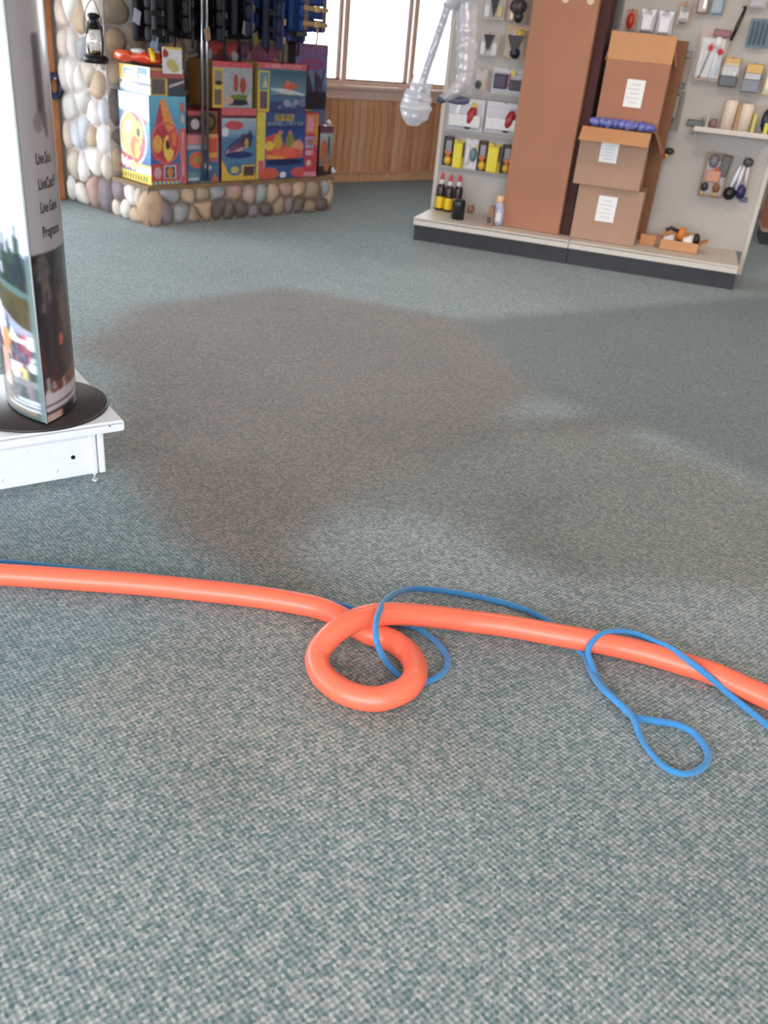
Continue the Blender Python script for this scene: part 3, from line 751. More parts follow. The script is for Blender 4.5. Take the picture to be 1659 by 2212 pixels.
pack('marker_tool', 'slim black tool with a yellow band hanging at a slant', 'tool', 1582, 1610, 12, 92, None, [('black_body', 'h', .2, .02, .72, .98, (44, 36, 38), .22), ('yellow_band', 'b', .28, .45, .72, .6, (196, 160, 50), .22), ('hang_ring', 'e', .55, .9, .8, 1.02, (70, 62, 62))], blister=False)
pack('socket_pack', 'blue grey ribbed socket set card at the right edge', 'pack', 1616, 1668, 40, 104, (104, 122, 134), [('socket', 'h', .08, .1, .2, .9, (78, 94, 108)), ('socket', 'h', .28, .1, .4, .9, (78, 94, 108)), ('socket', 'h', .48, .1, .6, .9, (78, 94, 108)), ('socket', 'h', .68, .1, .8, .9, (78, 94, 108))], blister=False)
pack('small_pack', 'pale card with faint grey print at the top right corner', 'pack', 1618, 1660, -12, 20, (176, 158, 146), [('grey_print', 'b', .2, .2, .8, .8, (140, 130, 130))])
pack('tool_pack', 'yellow topped pack with a black tool and two silver heads', 'pack', 1554, 1598, 124, 192, (176, 160, 150), [('yellow_header', 'b', .15, .74, .9, 1, (200, 156, 60)), ('black_tool', 'b', .05, .06, .95, .42, (56, 58, 64)), ('silver_head', 'e', .1, .3, .4, .62, (190, 200, 200)), ('silver_head', 'e', .58, .3, .88, .62, (190, 200, 200))])
pack('tool_pack', 'yellow topped pack with a wide grey tool, left of the cream edge', 'pack', 1602, 1648, 136, 206, (178, 160, 150), [('yellow_header', 'b', .1, .68, .9, .98, (204, 158, 66)), ('grey_tool', 'b', .04, .08, .92, .5, (112, 112, 122)), ('grey_jaw', 'h', .0, .45, .16, .85, (110, 106, 108)), ('grey_jaw', 'h', .82, .45, .98, .8, (110, 106, 108))])
pack('small_pack', 'pale yellow strip card cut by the right edge', 'pack', 1652, 1672, 150, 205, (222, 204, 150), [('yellow_strip', 'b', .1, .2, .9, .9, (224, 206, 140))])
pack('tool_pack', 'grey clamp card with a black base hanging right of the top carton', 'pack', 1452, 1488, 108, 192, (150, 130, 118), [('clamp_bar', 'h', .3, .2, .7, 1, (112, 100, 96), .1), ('black_base', 'b', .1, .0, .95, .16, (36, 34, 42)), ('cross_bar', 'b', .05, .82, .95, .96, (110, 100, 92))], blister=False)
pack('tool_pack', 'dim olive and grey pack partly behind the stacked cartons', 'pack', 1432, 1472, 196, 282, (120, 112, 98), [('dark_base', 'e', .0, .0, .5, .22, (30, 30, 40)), ('olive_print', 'b', .25, .3, .8, .9, (106, 98, 72))], blister=False)
pack('small_pack', 'little red and yellow clip hanging right of the open carton', 'clip', 1424, 1456, 318, 345, None, [('dark_grip', 'e', .35, .4, 1.0, 1.0, (58, 50, 48)), ('red_clip', 'e', .1, .0, .5, .6, (176, 60, 40)), ('yellow_clip', 'e', .4, .1, .65, .6, (206, 180, 60))], blister=False)
pack('tool_pack', 'pack with grey, red and brown wheels, left of two low packs', 'pack', 1516, 1572, 330, 428, (150, 128, 116), [('grey_tool', 'e', .12, .66, .55, .98, (120, 116, 126)), ('dark_panel', 'b', .6, .5, .98, .98, (70, 58, 54), .15), ('red_part', 'e', .4, .55, .7, .72, (180, 70, 64)), ('tan_part', 'b', .15, .35, .72, .62, (196, 130, 100)), ('black_wheel', 'e', .05, .1, .38, .36, (44, 42, 46)), ('brown_wheel', 'e', .5, .1, .85, .36, (130, 84, 48)), ('tan_foot', 'e', .05, .0, .25, .18, (184, 148, 80)), ('tan_foot', 'e', .55, .0, .8, .16, (184, 148, 80))], group='two low tool packs')
pack('spool_pack', 'white wound cord with black and navy ends, right of two low packs', 'pack', 1568, 1628, 338, 436, None, [('hang_loop', 'e', .45, .78, .85, 1.0, (80, 74, 76)), ('white_cord', 'h', .2, .25, .45, .8, (226, 234, 244), .2), ('white_cord', 'h', .4, .25, .62, .85, (226, 230, 240), .1), ('white_cord', 'h', .6, .35, .85, .85, (220, 206, 204), -.1), ('black_end', 'e', .02, .0, .5, .32, (20, 18, 22)), ('navy_end', 'e', .48, .05, .85, .4, (44, 44, 92)), ('navy_tail', 'b', .7, .0, .98, .12, (70, 72, 100))], group='two low tool packs', blister=False)

# things standing on the small upper shelf
def stand(name, label, cat, x, ybot, wpx, hpx, fn, v=None, z=None, group=None):
    v = PV - .1 if v is None else v; z = sz if z is None else z
    u = GF.px(x, ybot, v)[0]; s_ = abs(GF.px(x + 10, ybot, v)[0] - GF.px(x, ybot, v)[0])/10
    t = thing(name, label, cat, GF.w(u, v, z + .001), GF.a, group); fn(t, wpx*s_, hpx*s_); return t
def lp(nm, prof, col, rough=.4, metal=0, c=(0, 0, 0)):
    return lambda t, w, h: MB().lathe([(r*w, z*h) for r, z in prof], (c[0]*w, c[1]*w, c[2]*h)).build(nm, pm(col, rough, metal), t)
def f_(t, w, h):
    MB().box((0, 0, h*.4), (w, .05, h*.8), bev=.006).build('case', pm((26, 24, 30), .3), t); MB().box((w*.4, 0, h*.9), (w*.12, .03, h*.6), bev=.003).build('latch', pm((120, 100, 90)), t)
stand('black_case', 'flat black case at the left end of the small shelf', 'case', 1500, 272, 36, 18, f_)
def f_(t, w, h):
    MB().lathe([(w*.5, 0), (w*.5, .01), (w*.2, .015), (w*.2, h*.96), (w*.35, h)]).build('post', pm((216, 206, 206)), t)
stand('white_peg', 'thin white post standing on the small shelf', 'stand', 1524, 279, 9, 30, f_)
def f_(t, w, h): MB().ell((0, 0, h/2), (w/2, w*.4, h/2), jit=.3).build('knob', pm((132, 100, 88)), t)
stand('brown_fitting', 'round brown fitting between the white post and cream rolls', 'fitting', 1537, 280, 20, 22, f_)
def f_(t, w, h):
    MB().lathe([(w*.5, 0), (w*.5, h*.9), (w*.4, h), (w*.15, h)], n=28).build('roll', pm((226, 206, 188), .8), t)
    MB().cyl((0, 0, h), (0, 0, h + .004), w*.14).build('core', pm((150, 120, 96)), t)
stand('paper_roll', 'left cream paper roll on the small shelf', 'roll', 1566, 284, 30, 64, f_, group='cream rolls on the small shelf')
stand('paper_roll', 'right cream paper roll on the small shelf', 'roll', 1601, 289, 30, 60, f_, group='cream rolls on the small shelf')
def f_(t, w, h): MB().box((0, 0, h/2), (w, .06, h), bev=.003).build('sleeve', pm((168, 130, 84)), t)
stand('slim_box', 'slim tan box between the two cream rolls', 'box', 1584, 288, 8, 56, f_)
def f_(t, w, h):
    MB().box((0, 0, h/2), (w, .06, h), bev=.003).build('sleeve', pm((190, 178, 96)), t)
stand('slim_box', 'slim yellow green box right of the cream rolls', 'box', 1621, 292, 9, 42, f_)
def f_(t, w, h):
    MB().ell((0, 0, h/2), (w/2, .04, h/2)).build('body', pm((32, 38, 56), .3), t)
    MB().box((-w*.1, -.04, h*.22), (w*.25, .02, h*.4), bev=.004).build('yellow_tab', pm((206, 200, 70)), t)
stand('round_case', 'round navy case with a yellow tab at the end of the small shelf', 'case', 1652, 298, 38, 62, f_)

# things on the deck
BOTG = 'bottles with red caps on the deck'
def bottle(lb, x, yb, v, dull):
    def f(t, w, h):
        r = w/2; body = (54, 36, 34)
        MB().lathe([(r*.96, 0), (r, .006), (r, h*.60), (r*.9, h*.66), (r*.5, h*.70), (r*.5, h*.72)], n=20).build('body', pm(body, .25), t)
        MB().lathe([(r*1.02, h*.06), (r*1.03, h*.07), (r*1.03, h*.36), (r*1.02, h*.37)], n=20).build('label_band', pm((230, 190, 30) if not dull else (170, 150, 60), .4), t)
        MB().lathe([(r*.55, h*.70), (r*.6, h*.72), (r*.5, h*.82), (r*.3, h*.84)], n=16).build('white_collar', pm((214, 208, 210), .4), t)
        MB().lathe([(r*.4, h*.82), (r*.52, h*.83), (r*.42, h*.95), (r*.2, h)], n=16).build('red_cap', pm((206, 74, 82), .4), t)
    stand('bottle', lb, 'bottle', x, yb, 18, 74, f, v=v, z=DZ, group=BOTG)
dv = lambda x, y: (at(x, y, DZ) - GF.o).dot(GF.n)
def bott(lb, x, yb, dull=False): bottle(lb, x, yb, max(.1, min(PV - .03, dv(x, yb))), dull)
bott('leftmost red capped bottle with a yellow band', 948, 453); bott('middle red capped bottle with a yellow band', 966, 457); bott('right red capped bottle half hidden by the black tin', 985, 458, True)
def f_(t, w, h):
    MB().lathe([(w*.5, 0), (w*.5, h*.9), (w*.46, h), (w*.3, h)], n=24).build('body', pm((26, 32, 34), .3), t)
    MB().lathe([(w*.42, h), (w*.42, h*1.04), (w*.2, h*1.05)], n=24).build('lid', pm((44, 46, 50), .3), t)
stand('black_tin', 'squat black tin in front of the red capped bottles', 'tin', 988, 473, 27, 38, f_, v=max(.1, dv(988, 473)), z=DZ)
def f_(t, w, h): MB().ell((0, 0, h/2), (w/2, w*.4, h/2), jit=.4).build('knob', pm((150, 100, 84)), t)
stand('brown_fitting', 'small brown fitting lying on the deck near the back panel', 'fitting', 1018, 452, 16, 16, f_, v=PV - .06, z=DZ)
def f_(t, w, h):
    MB().lathe([(w*.4, 0), (w*.5, h*.1), (w*.5, h*.55), (w*.3, h*.75), (w*.22, h*.8)], n=20).build('body', pm((176, 178, 206), .15), t)
    MB().lathe([(w*.3, h*.78), (w*.34, h*.8), (w*.34, h), (w*.3, h*1.01)], n=16).build('tan_cap', pm((226, 186, 140)), t)
    MB().box((w*.1, -w*.5, h*.3), (w*.5, .006, h*.3), bev=.002).build('white_label', LABELM, t)
stand('spray_bottle', 'pale violet bottle with a tan cap against the tall carton', 'bottle', 1076, 468, 24, 60, f_, v=.2, z=DZ)
def f_(t, w, h):
    b = MB().prism([(-w/2, 0), (w/2, 0), (w*.3, h), (-w*.1, h)], -.03, .03); b.build('box_body', pm((146, 112, 86), .8), t)
    MB().box((0, -.032, h*.3), (w*.5, .002, h*.3)).build('dark_print', pm((70, 60, 70)), t)
stand('small_carton', 'small slanted brown box left of the pale violet bottle', 'box', 1058, 476, 18, 40, f_, v=.14, z=DZ)
# open carton with small things
vv = max(.12, dv(1470, 545))
u0, u1 = GF.px(1424, 530, vv)[0], GF.px(1506, 545, vv)[0]
t = thing('open_carton', 'low open tan carton on the deck below the two low packs', 'box', GF.w(u0, vv, DZ + .001), GF.a)
w, hh = u1 - u0, .075
g = MB()
for (c, d) in (((w/2, .002, hh/2), (w, .004, hh)), ((w/2, .198, hh/2 + .02), (w, .004, hh + .04)), ((.002, .1, hh/2), (.004, .2, hh)), ((w - .002, .1, hh/2), (.004, .2, hh)), ((w/2, .1, .003), (w, .2, .005))): g.box(c, d)
g.build('tray', CARD2, t)
MB().box((w + .03, .1, hh + .0), (.004, .19, .07), ry=1.1).build('side_flap', CARD2, t)
def item(name, label, cat, c, fn, grp='small things in the open carton'):
    q = thing(name, label, cat, GF.w(u0 + c[0], vv + c[1], DZ + c[2]), GF.a + c[3], grp); fn(q); return q
item('orange_tool', 'orange and black tool sticking out of the open carton', 'tool', (w*.5, .12, .01, .3), lambda q: (MB().ell((0, 0, .10), (.035, .03, .055), jit=.3).build('orange_body', pm((206, 120, 40)), q), MB().tube([(-.03, 0, .12), (-.09, 0, .14), (-.12, 0, .12)], .014, 8).build('black_nozzle', pm((50, 44, 50)), q), MB().box((0, 0, .04), (.04, .03, .08), bev=.006).build('grip', pm((60, 50, 50)), q)))
item('white_packet', 'crumpled white packet at the left of the open carton', 'packet', (w*.22, .1, .012, 0), lambda q: MB().ell((0, 0, .045), (w*.17, .06, .045), jit=.7).build('packet_film', pm((222, 212, 212)), q))
item('white_packet', 'crumpled white packet at the right of the open carton', 'packet', (w*.72, .1, .012, 0), lambda q: MB().ell((0, 0, .055), (w*.15, .06, .05), jit=.7).build('packet_film', pm((226, 220, 214)), q))
item('black_roll', 'black roll at the right end of the open carton', 'roll', (w*.9, .12, .008, .2), lambda q: MB().ell((0, 0, .08), (.03, .035, .045)).build('roll_body', pm((36, 26, 30)), q))
def f_(t, w, h):
    b = MB().box((0, 0, h/2), (w, .05, h), bev=.004); b.build('carton_body', CARD2, t); MB().box((w*.6, .0, h*.6), (w*.3, .04, h*1.0), ry=.3, bev=.003).build('flap', CARD, t)
stand('small_carton', 'small tan carton on the deck between the stack and open carton', 'box', 1398, 522, 34, 22, f_, v=.33, z=DZ)

# wooden cabinet beyond the unit, cut by the right edge
c0 = at(1641, 528, 0)
t = thing('wood_cabinet', 'orange brown wooden cabinet beyond the shelf at the right edge', 'cabinet', c0, GF.a)
MB().box((.7, .3, .06), (1.4, .55, .12)).build('plinth', KICK, t)
MB().box((.7, .29, .56), (1.42, .6, .88), bev=.006).build('body', mat('reddish_oak', (178, 100, 62), .5, c2=(146, 76, 44), scale=5, stretch=(1, 1, 5)), t)
MB().box((.7, .28, .135), (1.44, .62, .03), bev=.004).build('base_rail', pm((190, 150, 140)), t)
MB().box((.7, .29, 1.01), (1.46, .64, .03), bev=.006).build('top_board', OAK, t)

# ------------------------------------------------------------------ poles wrapped in plastic film
FILM = glassy('wrinkled_plastic_film', haze=.62, hz=(226, 226, 234), gl=.10, rough=.25)
def hang(D, pts, z=None):
    """points in a vertical plane facing the camera at distance D, in that plane's own frame"""
    return [D.px(x, y)for x, y in pts]
PF = Frame((.25, 5.9), 0)
def film_tube(P, rad, seed, wrinkle=.18):
    Q = spline([Vector((u, 0, z)) for u, z in P], 12); n = len(Q); rr = []
    for i, q in enumerate(Q):
        t_ = i/(n - 1); k = t_*(len(rad) - 1); j = min(int(k), len(rad) - 2); r = rad[j]*(1 - k + j) + rad[j+1]*(k - j)
        rr.append(r*(1 + wrinkle*noise.noise(Vector((q.z*22, seed, 0)))))
    b = MB(); b.tube(Q, rr, 18)
    for v in b.bm.verts: v.co += Vector((noise.noise(v.co*30), noise.noise(v.co*30 + Vector((9, 0, 0))), 0))*.010
    return b
P = hang(PF, [(990, -60), (972, 0), (952, 60), (930, 125), (914, 175), (905, 205)])
o_ = Vector((P[0][0], 0, P[0][1])); t = thing('wrapped_pole', 'left hanging pole in loose plastic film that ends in a bag', 'pole', PF.w(P[0][0], 0, 0), 0, 'poles wrapped in plastic film')
L0 = [(u - P[0][0], z) for u, z in P]
film_tube([(L0[0][0] + .02, CEIL - .02)] + L0, [.055, .055, .055, .05, .05, .062, .075], 1).build('film_sleeve', FILM, t)
B = [(u - P[0][0], z) for u, z in hang(PF, [(905, 198), (900, 220), (897, 240), (894, 258), (893, 272)])]
b = film_tube(B, [.07, .10, .095, .07, .02], 4, .3); b.build('film_bag', FILM, t)
MB().tube([(u, .0, z) for u, z in [(L0[0][0] + .02, CEIL - .03)] + L0[:5] + [(q[0] + .015, q[1]) for q in B[:2]]], [.022]*6 + [.026, .03], 12).build('pole', mat('grey_pole', (128, 136, 152), .4), t)
P = hang(PF, [(1008, -60), (1009, 0), (1010, 60), (1008, 110), (1006, 150), (1002, 176), (990, 192), (972, 206), (952, 214)])
t = thing('wrapped_pole', 'right hanging pole in plastic film bending forward at its foot', 'pole', PF.w(P[0][0], .02, 0), 0, 'poles wrapped in plastic film')
L1 = [(u - P[0][0], z) for u, z in P]
film_tube([(L1[0][0], CEIL - .02)] + L1, [.06, .06, .065, .06, .06, .055, .05, .045, .03, .02], 7).build('film_sleeve', FILM, t)
MB().tube([(u, 0, z) for u, z in [(L1[0][0], CEIL - .03)] + L1[:-1]], .028, 12).build('pole', mat('pinkish_pole', (214, 190, 182), .5), t)
b = MB(); b.ell((L1[-1][0] + .01, 0, L1[-1][1] - .0), (.035, .03, .025), n=2, jit=.3); b.build('dark_tip', pm((70, 74, 96)), t)
b = MB(); b.ell((L1[-1][0] + .11, .03, L1[-1][1] + .0), (.07, .03, .025), n=2, jit=.3); b.build('dark_sole', pm((86, 88, 116)), t)

# ------------------------------------------------------------------ left display base and curved sign
WHS = mat('white_enamel_steel', (226, 228, 234), .32, var=.02, scale=30, coat=.3)
SF = Frame(at(266, 907, .22), math.radians(36.4))
LB, LD = 1.25, .545
t = thing('display_base', 'white enamelled steel shelf base with a levelling foot and round hole', 'shelf', SF.w(0, 0, 0), SF.a)
MB().box((-LB/2, LD/2, .212), (LB, LD, .016), bev=.003).build('deck', WHS, t)
b = MB(); b.box((-LB/2, .004, .198), (LB, .008, .034), bev=.003); b.build('front_lip', WHS, t)
MB().box((.0, LD/2, .200), (.006, LD, .03), bev=.002).build('side_lip', WHS, t)
MB().box((-LB/2 - .045, .032, .108), (LB - .09, .012, .155), bev=.003).build('front_panel', WHS, t)
MB().box((-LB/2 - .05, .028, .176), (LB - .10, .012, .022), bev=.004).build('panel_rail', WHS, t)
for x in (-.072, -.098):
    MB().box((x, .03, .108), (.022, .022, .155), bev=.005).build('corner_post', WHS, t)
MB().box((-.07, LD/2, .108), (.012, LD - .06, .15), bev=.003).build('side_panel', WHS, t)
hu, hz_ = SF.px(158, 988, .025)
MB().cyl((hu, .0245, hz_), (hu, .028, hz_), .0072, n=18).build('round_hole', pm((14, 16, 30)), t)
lu, lz = SF.px(237, 921, -.001)
MB().cyl((lu, -.002, lz), (lu, .002, lz), .0028, n=10).build('screw_hole', pm((110, 100, 96)), t)
for x in (-.097, -1.1):
    b = MB(); b.cyl((x, .03, .0), (x, .03, .010), .011, n=14); b.cyl((x, .03, .010), (x, .03, .035), .005, n=10); b.build('levelling_foot', mat('zinc_%d' % int(-x*10), (214, 216, 220), .35, .6), t)
for k in range(6):                        # embossed dimples along the panel
    x = -.22 - k*.085
    b = MB(); b.ell((x, .027, .15 if k % 2 else .065), (.008, .003, .006), n=1); b.build('dimple', WHS, t)

disc_c = Vector((-1.192, 2.672, 0)); DR = .230
t = thing('sign_stand', 'round black base disc holding the curved column sign', 'stand', (disc_c.x, disc_c.y, .2205), 0)
b = MB().lathe([(DR, 0), (DR, .006), (DR - .006, .010), (.02, .012)], n=72); b.build('disc', mat('black_base_disc', (44, 34, 36), .38, var=.1, scale=6), t)
b = MB().cyl((.01, .03, .011), (.01, .03, .10), .065, n=28); b.build('spigot', pm((22, 22, 28), .4), t)

RG = Vector((-1.089, 2.500, 0)); CT = Vector((-1.196, 2.728, 0))
AX = (CT - RG); SA = AX.length; AX.normalize(); NR = Vector((AX.y, -AX.x, 0)); SB = .112     # NR points to the right
RR = (SA*SA + SB*SB)/(2*SB); TH0 = math.asin(SA/RR)
Z0, Z1 = .236, 2.12
def arc(s, side):
    """s 0 (ridge) .. 1 (far edge) ; returns x,y offsets from RG"""
    th = -TH0 + 2*TH0*s
    a = RR*np.sin(th) + SA; w_ = RR*np.cos(th) - (RR - SB)
    return a*AX.x + side*w_*NR.x, a*AX.y + side*w_*NR.y
def Yz(z): return (z - Z0)/(Z1 - Z0)
def zy(y): return .75 - (y - 560)*.00142 if y > 440 else .92 - (y - 440)*.00116      # px on the ridge to height
def Yp(y): return Yz(zy(y))
L_ = Art(70, 520, (224, 234, 246))
T1, T2 = Yp(556), Yp(640)
L_.rect(0, 0, 1, Yp(572), (40, 66, 52))
L_.blobs(0, Yp(600), .7, Yp(566), [(32, 60, 44), (48, 78, 58), (60, 70, 96), (30, 52, 40)], 60, .05, 5, .25)
L_.blobs(.12, Yp(575), .7, Yp(560), [(224, 234, 246), (200, 210, 226), (70, 90, 80)], 12, .04, 6, .2)
L_.blobs(0, Yp(650), .5, Yp(600), [(28, 54, 44), (40, 44, 60), (24, 44, 38)], 30, .06, 8, .2)
L_.poly([(0, Yp(660)), (0, Yp(640)), (.3, Yp(612)), (.3, Yp(628))], (92, 120, 116))
L_.poly([(0, Yp(735)), (0, Yp(655)), (.35, Yp(622)), (.6, Yp(640)), (.6, Yp(700))], (84, 74, 40))
L_.blobs(0, Yp(730), .4, Yp(660), [(74, 66, 38), (96, 82, 46), (70, 58, 30)], 24, .05, 9, .2)
L_.poly([(0, Yp(790)), (0, Yp(722)), (.12, Yp(712)), (.26, Yp(682)), (.5, Yp(680)), (.5, Yp(790))], (170, 172, 196))
L_.poly([(.08, Yp(775)), (.1, Yp(738)), (.28, Yp(700)), (.3, Yp(740))], (84, 120, 156))
L_.rect(0, Yp(800), .4, Yp(748), (74, 76, 98))
L_.blobs(0, Yp(805), .36, Yp(735), [(60, 62, 84), (112, 116, 136), (150, 60, 80), (40, 40, 60), (210, 214, 224), (120, 150, 170), (190, 60, 60)], 60, .03, 12, .18)
L_.ell(.05, Yp(745), .04, .012, (240, 240, 244)); L_.poly([(.15, Yp(742)), (.2, Yp(715)), (.24, Yp(742))], (236, 232, 214)); L_.ell(.15, Yp(744), .09, .004, (226, 232, 240))
L_.ell(.04, Yp(800), .05, .008, (224, 234, 248))
L_.rect(.14, Yp(832), .30, Yp(795), (226, 224, 230)); L_.rect(.11, Yp(832), .17, Yp(806), (228, 220, 130))
L_.rect(0, Yp(850), .32, Yp(832), (136, 140, 144)); L_.rect(0, Yp(900), .5, Yp(846), (78, 92, 94)); L_.blobs(.08, Yp(905), .4, Yp(850), [(128, 116, 128), (98, 90, 84), (140, 128, 126)], 22, .05, 15, .16)
L_.poly([(.04, Yp(925)), (.06, Yp(905)), (.25, Yp(880)), (.36, Yp(870)), (.36, Yp(920))], (138, 122, 104))
# the angler: face, white shirt sleeve, orange hand, legs at the far side of the panel
L_.ell(.40, Yp(604), .06, .02, (228, 230, 240)); L_.ell(.39, Yp(632), .05, .022, (150, 84, 66)); L_.rect(.36, Yp(760), .62, Yp(650), (214, 206, 216))
L_.ell(.36, Yp(668), .055, .022, (238, 232, 240)); L_.ell(.31, Yp(712), .05, .036, (240, 234, 244), .12); L_.ell(.27, Yp(752), .04, .022, (236, 160, 96)); L_.rect(.27, Yp(860), .36, Yp(775), (226, 176, 160))
L_.rect(.36, Yp(800), .42, Yp(690), (98, 50, 56))
for k in range(3): L_.rect(.02, Yz(.262 + k*.014), .33 - .06*k, Yz(.270 + k*.014), (214, 222, 240))
L_.rect(0, 0, 1, Yz(.25), (70, 92, 92)); L_.rect(0, 0, .035, T1, (110, 130, 130))
L_.soft(2)
Rr = Art(70, 520, (166, 160, 166))  # ground greyed to paint in the shade on the sign's right side
Rr.rect(0, 0, 1, Yp(556), (38, 32, 32))
Rr.blobs(0, Yp(720), .7, Yp(565), [(48, 40, 38), (30, 26, 30), (58, 46, 48), (44, 46, 38), (24, 20, 24)], 90, .06, 21, .3)
Rr.blobs(.07, Yp(650), .12, Yp(575), [(104, 92, 96), (84, 76, 74)], 12, .035, 22, .3)
Rr.blobs(0, Yp(840), .7, Yp(720), [(60, 34, 30), (42, 28, 34), (78, 44, 36), (52, 48, 56)], 50, .06, 23, .3)
Rr.ell(.20, Yp(748), .02, .011, (206, 98, 72)); Rr.blobs(.22, Yp(735), .27, Yp(640), [(96, 82, 74), (80, 66, 60)], 10, .02, 24, .6)
Rr.poly([(0, Yp(880)), (0, Yp(850)), (.5, Yp(800)), (.7, Yp(800)), (.7, Yp(850))], (104, 52, 36))
Rr.rect(0, Yz(.27), 1, Yz(.325), (196, 184, 192)); Rr.blobs(0, Yz(.322), .5, Yz(.33), [(196, 184, 192)], 14, .03, 25, .1)
Rr.rect(0, Yz(.285), 1, Yz(.293), (84, 62, 76)); Rr.rect(0, Yz(.258), 1, Yz(.272), (60, 46, 54)); Rr.rect(0, Yz(.236), .14, Yz(.258), (196, 160, 150)); Rr.rect(.14, 0, 1, Yz(.258), (30, 28, 30))
# picture of a long dark device high on the right panel
Rr.rect(.165, Yz(1.13), .26, Yz(1.31), (70, 66, 76)); Rr.ell(.21, Yz(1.31), .046, .01, (70, 66, 76)); Rr.rect(.19, Yz(1.13), .22, Yz(1.31), (52, 52, 66)); Rr.poly([(.18, Yz(1.13)), (.27, Yz(1.13)), (.27, Yz(1.06)), (.235, Yz(1.07))], (84, 80, 88)); Rr.ell(.165, Yz(1.105), .04, .014, (128, 116, 120))
Rr.rect(0, Yp(556), 1, Yz(1.0), (166, 160, 166)); Rr.soft(2)
sg = thing('column_sign', 'tall curved two sided column sign with a river fishing picture below white', 'sign', RG, 0)
sgL = grid_obj('left_panel', sg, [(lambda X, Y: (*arc(X, -1), Z0 + Y*(Z1 - Z0)), L_)], GLOSSPRINT)
sgR = grid_obj('right_panel', sg, [(lambda X, Y: (*arc(X, 1), Z0 + Y*(Z1 - Z0)), Rr)], GLOSSPRINT)
for o in (sgL, sgR):
    m_ = o.modifiers.new('thickness', 'SOLIDIFY'); m_.thickness = .003; m_.offset = 1 if o is sgL else -1
for p in sgL.data.polygons: p.use_smooth = True
for p in sgR.data.polygons: p.use_smooth = True
sgL['label'] = 'left panel with the fishing picture'; sgR['label'] = 'right panel with grey lettering over a dark picture'
MB().cyl((0, 0, Z0), (0, 0, Z1), .0035, n=8).build('ridge_strip', pm((170, 176, 180), .3), sg)
INK = pm((70, 62, 74), .5)
ARCL = 2*TH0*RR
def sign_text(s, z, body, s0, squeeze=1.0):
    cu = bpy.data.curves.new('t', 'FONT'); cu.body = body; cu.size = s; cu.resolution_u = 2; cu.extrude = 0; cu.offset = .0009
    o = bpy.data.objects.new('t', cu); COL.objects.link(o); bpy.context.view_layer.update()
    me = bpy.data.meshes.new_from_object(o.evaluated_get(bpy.context.evaluated_depsgraph_get()))
    bpy.data.objects.remove(o)
    bm = bmesh.new(); bm.from_mesh(me)
    bmesh.ops.subdivide_edges(bm, edges=[e for e in bm.edges if e.calc_length() > .01], cuts=2)
    for v in bm.verts:
        a = s0 + v.co.x*squeeze/ARCL; x, y = arc(np.array(a), 1); n_ = NR
        v.co = Vector((float(x), float(y), z + v.co.y)) + NR*.0012 - AX*.0008
    bm.to_mesh(me); bm.free(); me.materials.clear(); me.materials.append(INK)
    for p in me.polygons: p.material_index = 0
    q = bpy.data.objects.new('lettering', me); COL.objects.link(q); q.parent = sgR; q['label'] = body
for z, tx in ((1.000, 'Live Sou'), (.932, 'LiveCast P'), (.868, 'Live Gene'), (.800, 'Programm')):
    sign_text(.043, z, tx, .110, .60)

# ------------------------------------------------------------------ foam float tube and tow rope on the carpet
NRAD = .0305
np_ = [(-520, 1222, 0), (-160, 1233, 0), (0, 1241, 0), (150, 1251, 0), (300, 1262, 0), (450, 1277, 0), (560, 1290, 0), (640, 1303, 0), (690, 1314, 0), (730, 1331, 0), (793, 1367, 0), (841, 1382, 0), (880, 1409, .004), (897, 1441, .012),
       (892, 1471, .016), (865, 1495, .008), (811, 1510, 0), (751, 1498, 0), (705, 1468, 0), (686, 1435, .006), (690, 1405, .02), (720, 1369, .045), (757, 1345, .058), (793, 1331, .055), (841, 1326, .044), (901, 1329, .03),
       (962, 1335, .018), (1022, 1343, .008), (1100, 1353, .006), (1184, 1368, .012), (1268, 1383, .012), (1336, 1397, .004), (1403, 1413, 0), (1470, 1433, 0), (1538, 1454, 0), (1605, 1484, 0), (1680, 1518, 0), (1800, 1580, 0), (1980, 1700, 0), (2200, 1880, 0)]
FOAM = mat('orange_foam', (238, 106, 78), .42, var=.03, scale=8, coat=.15)
Q = spline([at(x, y, NRAD + z) for x, y, z in np_], 14)
c0 = Q[0].copy(); c0.z = 0
b = MB().tube([q - c0 for q in Q], NRAD, 28)
o = b.build('foam_noodle', FOAM, None, c0); tag(o, 'long orange foam noodle lying on the carpet in a small loop', 'noodle')
RRAD = .0088
